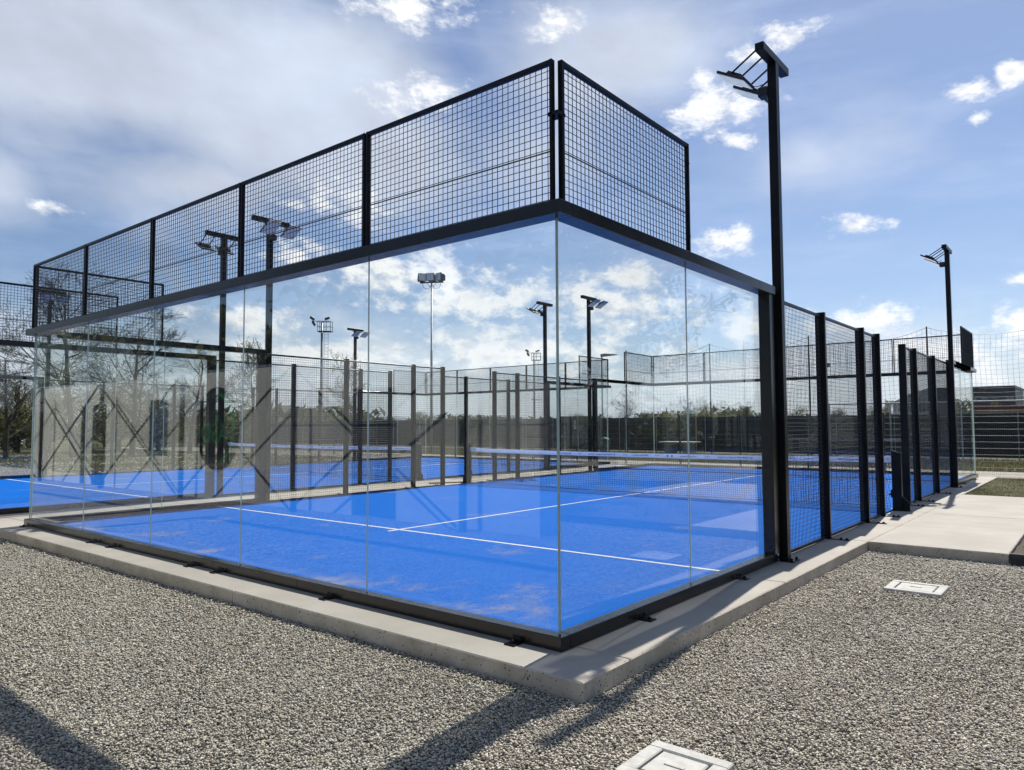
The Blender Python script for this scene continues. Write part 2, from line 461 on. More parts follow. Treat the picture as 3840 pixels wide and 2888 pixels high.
# ------------------------------------------------------------------ mesh helpers
class MB:
    def __init__(self):
        self.v, self.f, self.mi = [], [], []
        self.cur = 0

    def add(self, vs, fs, mi=None):
        o = len(self.v)
        self.v.extend(vs)
        mi = self.cur if mi is None else mi
        for q in fs:
            self.f.append(tuple(i + o for i in q))
            self.mi.append(mi)
        return self

    def box(self, x0, x1, y0, y1, z0, z1, mi=None):
        vs = [(x, y, z) for z in (z0, z1) for y in (y0, y1) for x in (x0, x1)]
        fs = [(0, 2, 3, 1), (4, 5, 7, 6), (0, 1, 5, 4), (2, 6, 7, 3), (0, 4, 6, 2), (1, 3, 7, 5)]
        return self.add(vs, fs, mi)

    def bbox(self, x0, x1, y0, y1, z0, z1, b=0.004, mi=None):
        """box with chamfered edges"""
        X, Y, Z = (x0, x1), (y0, y1), (z0, z1)
        vs, idx = [], {}
        for i in (0, 1):
            for j in (0, 1):
                for k in (0, 1):
                    sx, sy, sz = (b if i == 0 else -b), (b if j == 0 else -b), (b if k == 0 else -b)
                    for ax, p in enumerate(((X[i], Y[j] + sy, Z[k] + sz), (X[i] + sx, Y[j], Z[k] + sz), (X[i] + sx, Y[j] + sy, Z[k]))):
                        idx[i, j, k, ax] = len(vs)
                        vs.append(p)
        g = lambda i, j, k, a: idx[i, j, k, a]
        fs = []
        for i in (0, 1):
            q = [g(i, 0, 0, 0), g(i, 1, 0, 0), g(i, 1, 1, 0), g(i, 0, 1, 0)]
            fs.append(tuple(q if i else q[::-1]))
            q = [g(0, i, 0, 1), g(0, i, 1, 1), g(1, i, 1, 1), g(1, i, 0, 1)]
            fs.append(tuple(q if i else q[::-1]))
            q = [g(0, 0, i, 2), g(1, 0, i, 2), g(1, 1, i, 2), g(0, 1, i, 2)]
            fs.append(tuple(q if i else q[::-1]))
        for i in (0, 1):
            for j in (0, 1):
                fs.append((g(i, j, 0, 0), g(i, j, 1, 0), g(i, j, 1, 1), g(i, j, 0, 1)))
                fs.append((g(i, 0, j, 0), g(i, 1, j, 0), g(i, 1, j, 2), g(i, 0, j, 2)))
                fs.append((g(0, i, j, 1), g(1, i, j, 1), g(1, i, j, 2), g(0, i, j, 2)))
                for k in (0, 1):
                    fs.append((g(i, j, k, 0), g(i, j, k, 1), g(i, j, k, 2)))
        return self.add(vs, fs, mi)

    def tube(self, pts, rad, n=6, cap=True, mi=None):
        pts = [Vector(p) for p in pts]
        if not isinstance(rad, (list, tuple)):
            rad = [rad] * len(pts)
        vs, fs = [], []
        prev = None
        for i, p in enumerate(pts):
            d = (pts[min(i + 1, len(pts) - 1)] - pts[max(i - 1, 0)])
            d = d.normalized() if d.length > 1e-9 else Vector((0, 0, 1))
            if prev is None:
                a = d.cross(Vector((0.123, 0.2, 1.0) if abs(d.z) < 0.9 else (1.0, 0.1, 0.0))).normalized()
            else:
                a = (prev - d * prev.dot(d)).normalized()
            prev = a
            b = d.cross(a)
            for k in range(n):
                t = 2 * math.pi * k / n
                q = p + (a * math.cos(t) + b * math.sin(t)) * rad[i]
                vs.append(tuple(q))
        for i in range(len(pts) - 1):
            for k in range(n):
                k2 = (k + 1) % n
                fs.append((i * n + k, i * n + k2, (i + 1) * n + k2, (i + 1) * n + k))
        if cap:
            fs.append(tuple(range(n))[::-1])
            fs.append(tuple((len(pts) - 1) * n + k for k in range(n)))
        return self.add(vs, fs, mi)

    def wire(self, a, b, r):
        """four-sided wire, axis aligned along the line a-b"""
        return self.tube([a, b], r * 1.2, 4, False)

    def prism(self, prof, axis, a0, a1, mi=None):
        """extrude a closed 2-D profile along an axis (0 x, 1 y, 2 z); profile gives the two other coordinates"""
        def P(u, v, t):
            return {0: (t, u, v), 1: (u, t, v), 2: (u, v, t)}[axis]
        n = len(prof)
        vs = [P(u, v, a0) for u, v in prof] + [P(u, v, a1) for u, v in prof]
        fs = [(i, (i + 1) % n, n + (i + 1) % n, n + i) for i in range(n)]
        fs += [tuple(range(n))[::-1], tuple(range(n, 2 * n))]
        return self.add(vs, fs, mi)

    def dome(self, c, r, h, n=8, mi=None):
        cx, cy, cz = c
        vs, fs = [], []
        for k in range(3):
            a = k * math.pi / 6.5
            for i in range(n):
                t = 2 * math.pi * i / n
                vs.append((cx + r * math.cos(a) * math.cos(t), cy + r * math.cos(a) * math.sin(t), cz + (h * math.sin(a) if k else 0)))
        vs.append((cx, cy, cz + h))
        for k in range(2):
            for i in range(n):
                j = (i + 1) % n
                fs.append((k * n + i, k * n + j, (k + 1) * n + j, (k + 1) * n + i))
        for i in range(n):
            fs.append((2 * n + i, 2 * n + (i + 1) % n, 3 * n))
        return self.add(vs, fs, mi)

    def mesh(self, name, mats, smooth=False):
        me = bpy.data.meshes.new(name)
        me.from_pydata(self.v, [], self.f)
        if isinstance(mats, str):
            mats = [mats]
        for m in mats:
            me.materials.append(MAT[m])
        if len(mats) > 1:
            me.polygons.foreach_set('material_index', self.mi)
        if smooth:
            me.polygons.foreach_set('use_smooth', [True] * len(self.f))
        me.validate(clean_customdata=False)
        import bmesh
        bm = bmesh.new()
        bm.from_mesh(me)
        bmesh.ops.recalc_face_normals(bm, faces=bm.faces)
        bm.to_mesh(me)
        bm.free()
        me.update()
        return me

    def build(self, name, mats, parent=None, loc=None, rz=0.0, smooth=False):
        return place(self.mesh(name, mats, smooth), name, parent, loc, rz)


def place(me, name, parent=None, loc=None, rz=0.0):
    o = bpy.data.objects.new(name, me)
    C.objects.link(o)
    if parent is not None:
        o.parent = parent
    if loc is not None:
        o.location = loc
    if rz:
        o.rotation_euler = (0, 0, rz)
    return o


def raw_mesh(name, verts, tris, mats, k=3):
    """fast path for big meshes: numpy arrays"""
    me = bpy.data.meshes.new(name)
    me.vertices.add(len(verts))
    me.vertices.foreach_set('co', np.ascontiguousarray(verts, np.float32).ravel())
    nf = len(tris)
    me.loops.add(nf * k)
    me.loops.foreach_set('vertex_index', np.ascontiguousarray(tris, np.int32).ravel())
    me.polygons.add(nf)
    me.polygons.foreach_set('loop_start', np.arange(0, nf * k, k, dtype=np.int32))
    me.polygons.foreach_set('loop_total', np.full(nf, k, np.int32))
    me.materials.append(MAT[mats])
    me.update(calc_edges=True)
    return me


def thing(name, label, cat, loc=(0, 0, 0), rz=0.0, group=None):
    o = bpy.data.objects.new(name, None)
    o.empty_display_size = 0.2
    C.objects.link(o)
    o.location = loc
    o.rotation_euler = (0, 0, rz)
    tag(o, label, cat, group)
    return o


def tag(o, label, cat, group=None):
    o['label'] = label
    o['category'] = cat
    if group:
        o['group'] = group
    return o


def kind(o, k, label=None):
    o['kind'] = k
    if label:
        o['label'] = label
    return o


def copy_tree(o, parent=None):
    c = o.copy()
    C.objects.link(c)
    c.parent = parent
    for ch in list(o.children):
        copy_tree(ch, c)
    return c


def text_mesh(s, size, name, mat, bold=0.0, extrude=0.0015):
    cu = bpy.data.curves.new(name, 'FONT')
    cu.body = s
    cu.size = size
    cu.align_x = 'LEFT'
    cu.align_y = 'CENTER'
    cu.offset = bold
    cu.extrude = extrude
    cu.resolution_u = 3
    tmp = bpy.data.objects.new('tmp_text', cu)
    C.objects.link(tmp)
    dg = bpy.context.evaluated_depsgraph_get()
    me = bpy.data.meshes.new_from_object(tmp.evaluated_get(dg))
    bpy.data.objects.remove(tmp)
    bpy.data.curves.remove(cu)
    me.name = name
    me.materials.clear()
    me.materials.append(MAT[mat])
    return me


# ================================================================== THE SETTING
G = -0.12                      # gravel level; slab top is z = 0
GND = -0.20

# one sheet to the horizon
m = MB()
m.add([(-9000, -9000, GND), (9000, -9000, GND), (9000, 9000, GND), (-9000, 9000, GND)], [(0, 1, 2, 3)])
kind(m.build('lawn', 'lawn'), 'structure')
m = MB()
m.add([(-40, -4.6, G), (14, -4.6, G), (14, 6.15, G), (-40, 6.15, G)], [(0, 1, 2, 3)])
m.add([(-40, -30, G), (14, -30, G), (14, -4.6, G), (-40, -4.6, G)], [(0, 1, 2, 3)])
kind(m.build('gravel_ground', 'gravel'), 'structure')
m = MB()
m.add([(-60, 20.5, -0.13), (25, 20.5, -0.13), (25, 25.4, -0.13), (-60, 25.4, -0.13)], [(0, 1, 2, 3)])
kind(m.build('dirt_path', 'path_dust'), 'structure')

# concrete platform: a core under the turf and cast panels round it
core_m = MB()
core_m.box(-22.05, -0.0, 0.1, 20.0, -0.3, -0.012)
slab = core_m.build('concrete_slab', 'concrete')
kind(slab, 'structure')


def slab_panel(x0, x1, y0, y1, name='slab_panel'):
    g = 0.003
    m = MB()
    m.bbox(x0 + g, x1 - g, y0 + g, y1 - g, -0.34, 0.0, 0.009, 0)
    o = m.build(name, ['concrete', 'concrete_side'], slab)
    me = o.data
    for p in me.polygons:
        p.material_index = 0 if p.normal.z > 0.9 else 1
    return o


S0, S1 = -0.455, 0.49
xs = [-22.6, -19.4, -16.2, -13.05, -9.85, -6.6, -3.35, S1]
for a, b in zip(xs[:-1], xs[1:]):
    slab_panel(a, b, S0, 0.1)
ys = [0.1, 3.0, 6.09, 10.0, 14.0, 17.2, 20.5]
for a, b in zip(ys[:-1], ys[1:]):
    slab_panel(-0.0, S1, a, b)
    slab_panel(-12.02, -9.98, a, b)
    slab_panel(-22.6, -21.98, a, b)
for a, b in zip(xs[:-1], xs[1:]):
    slab_panel(a, min(b, 0.0), 20.0, 20.5)
slab_panel(S1, 1.985, 6.09, 9.9)
slab_panel(S1, 1.985, 9.9, 14.0)
slab_panel(1.985, 5.6, 9.95, 14.0)

# kerbed bed right of the paving: dark kerb, soil, tufts
m = MB()
m.bbox(1.99, 6.0, 6.09, 6.17, -0.3, 0.004, 0.006)
kb = m.build('bed_kerb', 'dark_kerb')
tag(kb, 'dark grey kerb stone edging the soil bed right of the concrete paving', 'kerb')
m = MB()
for i in range(20):
    for j in range(20):
        pass
gx = np.linspace(1.99, 6.0, 40)
gy = np.linspace(6.17, 9.94, 36)
vv = [(x, y, -0.035 + 0.02 * math.sin(7 * x + 3 * y) * math.sin(5 * y - 2 * x) + random.uniform(-.008, .008)) for y in gy for x in gx]
ff = [(j * 40 + i, j * 40 + i + 1, (j + 1) * 40 + i + 1, (j + 1) * 40 + i) for j in range(35) for i in range(39)]
m.add(vv, ff)
kind(m.build('soil_bed', 'soil', smooth=True), 'structure')
# lawn patch beside the far half of the court
gx = np.linspace(S1 + 0.003, 9.0, 60)
gy = np.linspace(14.0, 20.5, 40)
m = MB()
vv = [(x, y, -0.03 + 0.012 * math.sin(3 * x + y) + random.uniform(-.006, .006)) for y in gy for x in gx]
ff = [(j * 60 + i, j * 60 + i + 1, (j + 1) * 60 + i + 1, (j + 1) * 60 + i) for j in range(39) for i in range(59)]
m.add(vv, ff)
kind(m.build('lawn_patch', 'lawn', smooth=True), 'structure')


def blades(name, pts, hmin, hmax, wid, mat='grass_blade', lean=0.5):
    n = len(pts)
    a = rng.uniform(0, 2 * np.pi, n)
    h = rng.uniform(hmin, hmax, n)
    dx = np.cos(a) * wid * rng.uniform(.6, 1.3, n)
    dy = np.sin(a) * wid * rng.uniform(.6, 1.3, n)
    le = rng.normal(0, lean, (n, 2)) * h[:, None]
    v = np.empty((n, 3, 3))
    v[:, 0] = pts + np.stack([dx, dy, 0 * dx], 1)
    v[:, 1] = pts - np.stack([dx, dy, 0 * dx], 1)
    v[:, 2] = pts + np.stack([le[:, 0], le[:, 1], h], 1)
    return raw_mesh(name, v.reshape(-1, 3), np.arange(3 * n).reshape(-1, 3), mat)


n = 42000
pts = np.stack([S1 + rng.uniform(0, 4.5, n) ** 1.0, rng.uniform(14.03, 20.45, n), np.full(n, -.045)], 1)
keep = (np.sin(pts[:, 0] * 5.1 + 1.7 * np.sin(pts[:, 1] * 2.2)) * np.sin(pts[:, 1] * 3.7) + rng.normal(0, .5, n)) > -.45
kind(place(blades('grass_tufts', pts[keep], .02, .075, .004), 'grass_tufts'), 'stuff', 'short patchy grass growing on the lawn beside the far half of the court')
n = 3500
pts = np.stack([rng.uniform(2.02, 4.5, n), rng.uniform(6.2, 9.9, n), np.full(n, -.04)], 1)
cl = (np.sin(pts[:, 0] * 6 + 1) * np.sin(pts[:, 1] * 4.4 + 2) + rng.normal(0, .25, n)) > .45
kind(place(blades('grass_tufts', pts[cl], .03, .11, .005), 'grass_tufts'), 'stuff', 'sparse grass tufts sprouting from the soil bed')
# daisies and grass on the left lawn behind the courts
n = 90000
pts = np.stack([rng.uniform(-52, -22.7, n), rng.uniform(-2, 24, n), np.full(n, GND)], 1)
kind(place(blades('grass_blades', pts, .05, .14, .012), 'grass_blades'), 'stuff', 'grass of the left lawn behind the further court')
n = 16000
pts = np.stack([rng.uniform(-48, -24, n), rng.uniform(-2, 24, n), np.full(n, GND + .06)], 1)
keep = (np.sin(pts[:, 0] * .9) * np.sin(pts[:, 1] * .7 + 1) + rng.normal(0, .4, n)) > .1
kind(place(blades('daisies', pts[keep], .02, .05, .03, 'petal', 1.5), 'daisies'), 'stuff', 'white daisies dotted over the left lawn')
n = 60000
pts = np.stack([rng.uniform(-45, 12, n), rng.uniform(25.3, 35.6, n), np.full(n, GND)], 1)
kind(place(blades('grass_blades', pts, .05, .16, .014), 'grass_blades'), 'stuff', 'grass strip growing along the foot of the dark screen fence')


# gravel stones
def stones():
    n = 1085000
    x = rng.uniform(-9.5, 6.5, n)
    y = rng.uniform(-4.35, 6.08, n)
    ok = (y < S0 - .012) | (x > S1 + .012) & (y < 6.075)
    d = np.hypot(x - CAM.x, y - CAM.y)
    dens = np.clip(1.7 - d / 6.2, 0.10, 1.0)
    ok &= rng.uniform(0, 1, n) < dens
    hd = np.degrees(np.arctan2(-(x - CAM.x), y - CAM.y))
    ok &= (hd > -14) & (hd < 92) & (d > 1.1)
    # keep the inspection covers clear
    for (a, b, c_, e) in COVERS:
        ok &= ~((x > a - .01) & (x < b + .01) & (y > c_ - .01) & (y < e + .01))
    x, y, d = x[ok], y[ok], d[ok]
    n = len(x)
    base = np.array([(1, 0, 0), (-1, 0, 0), (0, 1, 0), (0, -1, 0), (0, 0, 1), (0, 0, -1)], float)
    fc = np.array([(0, 2, 4), (2, 1, 4), (1, 3, 4), (3, 0, 4), (2, 0, 5), (1, 2, 5), (3, 1, 5), (0, 3, 5)])
    v = np.repeat(base[None], n, 0) + rng.normal(0, .28, (n, 6, 3))
    s = np.stack([rng.uniform(.007, .0125, n), rng.uniform(.0055, .009, n), rng.uniform(.0035, .006, n)], 1)
    s *= (1 + .5 * np.clip((d - 5) / 6, 0, 1))[:, None]
    big = rng.uniform(0, 1, n) < .004
    s[big] *= 1.8
    v *= s[:, None, :]
    tx = rng.normal(0, .45, n)
    c_, s_ = np.cos(tx), np.sin(tx)
    Y = v[:, :, 1] * c_[:, None] - v[:, :, 2] * s_[:, None]
    Z = v[:, :, 1] * s_[:, None] + v[:, :, 2] * c_[:, None]
    v[:, :, 1], v[:, :, 2] = Y, Z
    a = rng.uniform(0, 2 * np.pi, n)
    c_, s_ = np.cos(a), np.sin(a)
    X = v[:, :, 0] * c_[:, None] - v[:, :, 1] * s_[:, None]
    Y = v[:, :, 0] * s_[:, None] + v[:, :, 1] * c_[:, None]
    v[:, :, 0], v[:, :, 1] = X, Y
    bumpz = .004 * np.sin(x * 3.1 + y) * np.sin(y * 2.7 - x) + rng.uniform(0.0, .017, n)
    v += np.stack([x, y, G - .004 + bumpz], 1)[:, None, :]
    t = (np.arange(n)[:, None, None] * 6 + fc[None]).reshape(-1, 3)
    return raw_mesh('gravel_stones', v.reshape(-1, 3), t, 'stone')


COVERS = [(1.09, 1.50, -1.10, -0.69), (1.17, 1.66, 3.74, 4.22)]
kind(place(stones(), 'gravel_stones'), 'stuff', 'grey crushed gravel covering the foreground')

# inspection covers set in the gravel
for (x0, x1, y0, y1), lab in zip(COVERS, ('pale concrete inspection cover in the gravel at the bottom edge, nearest the camera', 'pale concrete inspection cover in the gravel right of the near light pole')):
    t = thing('inspection_cover', lab, 'manhole cover', (x0, y0, G), group='inspection covers in the gravel')
    W, D = x1 - x0, y1 - y0
    b = 0.075
    m = MB()
    z1 = 0.035
    m.bbox(0, W, 0, b, -.02, z1, .006).bbox(0, W, D - b, D, -.02, z1, .006)
    m.bbox(0, b, b - .006, D - b + .006, -.02, z1 - .0015, .005).bbox(W - b, W, b - .006, D - b + .006, -.02, z1 - .0015, .005)
    m.build('cover_frame', 'cover_concrete', t)
    m = MB()
    m.box(b, W - b, b, D - b, -.02, z1 - .02)
    m.build('cover_groove', 'cover_gap', t)
    m = MB()
    m.bbox(b + .012, W - b - .012, b + .012, D - b - .012, -.01, z1 - .003, .006)
    m.bbox(W / 2 - .05, W / 2 + .05, D / 2 - .012, D / 2 + .012, z1 - .004, z1 + .002, .002)
    m.build('cover_lid', 'cover_concrete', t)

# ------------------------------------------------------------------ blue turf and lines
ZT = 0.016
LW = 0.05


def turf(x0):
    m = MB()
    n = 24
    m.box(x0 + .02, x0 + 9.98, .02, 19.98, -0.012, ZT)
    o = m.build('turf_carpet', 'turf')
    kind(o, 'structure')
    z0, z1 = ZT + .001, ZT + .004
    for y in (3.05, 16.95):
        m = MB()
        m.box(x0 + .04, x0 + 9.96, y - LW / 2, y + LW / 2, z0, z1)
        m.build('service_line', 'white_line', o)
    for (a, b) in ((2.85, 3.02), (3.08, 9.98), (10.02, 16.92), (16.98, 17.15)):
        m = MB()
        m.box(x0 + 5 - LW / 2, x0 + 5 + LW / 2, a, b, z0, z1)
        m.build('centre_line', 'white_line', o)
    return o


turf(-10.0)
turf(-22.0)

# ------------------------------------------------------------------ court enclosures
HB, HT, BT, ZTOP = 0.097, 2.935, 3.03, 4.05
GT = 0.012
PITCH = 0.0508


def glass_mesh(w):
    m = MB()
    m.box(-w / 2, w / 2, 0, GT, 0, 1, 0)
    o = m.mesh('glass_panel', ['glass', 'glass_edge'])
    for p in o.polygons:
        p.material_index = 0 if abs(p.normal.y) > .9 else 1
    return o


def glass_mesh_h(w, z0, z1):
    m = MB()
    m.box(-w / 2, w / 2, 0, GT, z0, z1, 0)
    me = m.mesh('glass_panel', ['glass', 'glass_edge'])
    for p in me.polygons:
        p.material_index = 0 if abs(p.normal.y) > .9 else 1
    return me


def mesh_panel_meshes(w, z0, z1, thick_z=None, bottom=True, side=0.025, wr_=.0029):
    """frame and wires of one wire panel standing in the local XZ plane, x from 0 to w"""
    d = 0.02
    f = MB()
    f.bbox(0.001, side, -d, d, z0, z1, .003).bbox(w - side, w - 0.001, -d, d, z0, z1, .003)
    f.bbox(side, w - side, -d + .002, d - .002, z1 - .035, z1 - .001, .003)
    if bottom:
        f.bbox(side, w - side, -d + .002, d - .002, z0, z0 + .03, .003)
    for z in ((z0 + (z1 - z0) * .18), (z0 + (z1 - z0) * .82)):
        for x in (side * .5, w - side * .5):
            f.tube([(x, -d - .005, z), (x, -d, z)], .007, 6)
    wr = MB()
    nx = int(round(w / PITCH))
    for i in range(1, nx):
        x = w * i / nx
        if side * .7 < x < w - side * .7:
            wr.wire((x, 0, z0), (x, 0, z1 - .02), wr_)
    nz = int(round((z1 - z0) / PITCH))
    for i in range(1, nz):
        z = z0 + (z1 - z0 - .02) * i / nz
        wr.wire((side * .6, .0042, z), (w - side * .6, .0042, z), wr_)
    if thick_z:
        wr.wire((side, 0, thick_z), (w - side, 0, thick_z), .0055)
    return f.mesh('mesh_panel', 'black_metal'), wr.mesh('wire_mesh', 'wire')


GLASS2 = glass_mesh_h(1.994, HB - .03, HT + .02)
TOP2 = mesh_panel_meshes(1.995, BT - .02, ZTOP, 3.40, bottom=False)
SIDE2 = mesh_panel_meshes(1.95, 0.008, 2.955, 1.52, wr_=.0021)
SIDE1 = mesh_panel_meshes(0.95, 0.008, 2.955, 1.52, wr_=.0021)


def foot_mesh():
    m = MB()
    m.bbox(-.03, .24, -.035, .035, 0.0015, .010, .002)
    for x in (.13, .20):
        m.tube([(x, 0, .008), (x, 0, .02)], .02, 6)
        m.dome((x, 0, .019), .017, .016)
    return m.mesh('foot_plate', 'black_metal')


FOOT = foot_mesh()


def bracket_mesh():
    m = MB()
    m.bbox(-.045, .045, -.10, .02, 0.0015, .010, .002)
    m.bbox(-.045, .045, -.004, .004, .008, .05, .002)
    m.tube([(0, -.06, .008), (0, -.06, .02)], .017, 6)
    m.dome((0, -.06, .019), .015, .014)
    m.dome((.03, -.012, .03), .012, .012)
    return m.mesh('rail_bracket', 'black_metal')


BRK = bracket_mesh()


def post_mesh():
    m = MB()
    m.bbox(-.055, .07, -.028, .028, 0.0, 2.985, .004)
    for z in (.35, .95, 1.9, 2.45):
        m.tube([(.045, -.034, z), (.045, -.027, z)], .008, 6)
    return m.mesh('post', 'black_metal')


POST = post_mesh()


def seg_bar(parent, name, axis, a0, a1, joints, prof, mat='black_gloss'):
    """long profile bar cut into joined segments"""
    cuts = [a0] + [j for j in joints if a0 < j < a1] + [a1]
    for p, q in zip(cuts[:-1], cuts[1:]):
        m = MB()
        g = .0012
        (u0, u1), (v0, v1) = prof
        if axis == 0:
            m.bbox(p + g, q - g, u0, u1, v0, v1, .004)
        else:
            m.bbox(u0, u1, p + g, q - g, v0, v1, .004)
        m.build(name, mat, parent)


def enclosure(x0, label):
    """x0: left inner edge; the court runs x0..x0+10, 0..20"""
    x1 = x0 + 10.0
    t = thing('padel_enclosure', label, 'padel court', (0, 0, 0), group='glass and mesh padel enclosures')
    for ys_, s in ((0.0, -1), (20.0, 1)):
        # base rail, top beam, glass, upper mesh of an end wall
        o0, o1 = sorted((ys_ + s * .072, ys_ - s * .03))
        seg_bar(t, 'base_rail', 0, x0 - .072, x1 + .072, [x0 + 2.9, x0 + 5.6, x0 + 7.1], ((o0, o1), (0.002, HB)))
        b0, b1 = sorted((ys_ + s * .12, ys_ - s * .03))
        seg_bar(t, 'top_beam', 0, x0 - .12, x1 + .12, [x0 + 2.95, x0 + 5.95, x0 + 8.75], ((b0, b1), (HT, BT)))
        for i in range(5):
            place(GLASS2, 'glass_panel', t, (x0 + 1 + 2 * i, ys_ - GT / 2, 0))
        for i in range(5):
            o = place(TOP2[0], 'mesh_panel', t, (x0 - .0225 + 2.0125 * i, ys_ + s * .05, 0))
            kind(place(TOP2[1], 'wire_mesh', o), 'stuff')
        for xx in (.12, 2.6, 3.2, 5.2, 5.75, 7.6, 9.7):
            place(BRK, 'rail_bracket', t, (x0 + xx, ys_ + s * .072, 0), 0 if s < 0 else math.pi)
    for xs_, s in ((x0, -1), (x1, 1)):
        for (ya, yb) in ((0.0, 4.0), (16.0, 20.0)):
            end = 3.86 if ya == 0 else 16.14
            o0, o1 = sorted((xs_ + s * .072, xs_ - s * .03))
            lo, hi = (.0312, 4.0) if ya == 0 else (16.0, 19.9688)
            seg_bar(t, 'base_rail', 1, lo, hi, [], ((o0, o1), (0.002, HB)))
            b0, b1 = sorted((xs_ + s * .12, xs_ - s * .03))
            lo, hi = (.0305, 4.0) if ya == 0 else (16.0, 19.9695)
            m_ = MB()
            j = 1.02 if ya == 0 else 18.98
            seg_bar(t, 'top_beam', 1, lo, hi, [j, 3.55 if ya == 0 else 16.45], ((b0, b1), (HT, BT)))
            # channel closing the open end of the side glass
            c0, c1 = sorted((3.86 if ya == 0 else 16.14, 4.0 if ya == 0 else 16.0))
            e0, e1 = sorted((xs_ + s * .098, xs_ - s * .028))
            m_ = MB()
            m_.bbox(e0, e1, c0, c1, HB - .002, HT + .002, .004)
            m_.build('end_channel', 'black_gloss', t)
            for k in range(2):
                yc = (1 + 2 * k) if ya == 0 else (19 - 2 * k)
                wfix = 0
                o = place(GLASS2, 'glass_panel', t, (xs_ + s * GT / 2, yc, 0), math.pi / 2 if s < 0 else -math.pi / 2)
                o.location = (xs_ + (-GT / 2 + GT if s < 0 else -GT / 2), yc + (0.0065 if ya == 0 else -0.0065), 0)
            # stub of upper mesh next to the end wall
            yy = -0.012 if ya == 0 else 18.017
            o = place(TOP2[0], 'mesh_panel', t, (xs_ + s * .05, yy, 0), math.pi / 2)
            kind(place(TOP2[1], 'wire_mesh', o), 'stuff')
            m_ = MB()
            yk0 = 0.0 if ya == 0 else 20.0
            k0 = -1 if ya == 0 else 1
            xe = xs_ + s * .0068
            ye = yk0 + k0 * .0068
            m_.bbox(min(xe, xe + s * .016), max(xe, xe + s * .016), min(ye, ye + k0 * .012), max(ye, ye + k0 * .012), HB + .001, HT - .001, .002)
            m_.build('corner_seal', 'glass_edge', t)
            zc = 3.66
            m_ = MB()
            yk = 0.0 if ya == 0 else 20.0
            sy = -1 if ya == 0 else 1
            m_.bbox(min(xs_ - .0, xs_ + s * .05) - .02, max(xs_, xs_ + s * .05) + .02, yk + sy * .05 - .02 if sy < 0 else yk - .03, yk + .03 if sy < 0 else yk + .07, zc - .012, zc + .012, .003)
            m_.build('corner_clamp', 'black_metal', t)
            for yb_ in ((1.0, 2.9) if ya == 0 else (17.1, 19.0)):
                place(BRK, 'rail_bracket', t, (xs_ + s * .072, yb_, 0), math.pi / 2 if s > 0 else -math.pi / 2)
        for y in (6, 8, 9, 11, 12, 14):
            p = place(POST, 'post', t, (xs_ + (0 if s > 0 else 0), y, 0), 0 if s > 0 else math.pi)
            place(FOOT, 'foot_plate', p, (.06, 0, 0))
        for (ya, wdt) in ((4.06, 2), (6.03, 2), (8.03, 1), (11.03, 1), (12.03, 2), (14.03, 2)):
            M2 = SIDE2 if wdt == 2 else SIDE1
            o = place(M2[0], 'mesh_panel', t, (xs_ + s * .005, ya, 0), math.pi / 2)
            o.location.y = ya - (.03 if ya == 4.06 else 0) + (0 if wdt == 2 else -.005)
            kind(place(M2[1], 'wire_mesh', o), 'stuff')
    return t


enclosure(-10.0, 'nearest black framed padel enclosure with clear glass corner and mesh above')
enclosure(-22.0, 'further padel enclosure on the left, seen through the near glass')


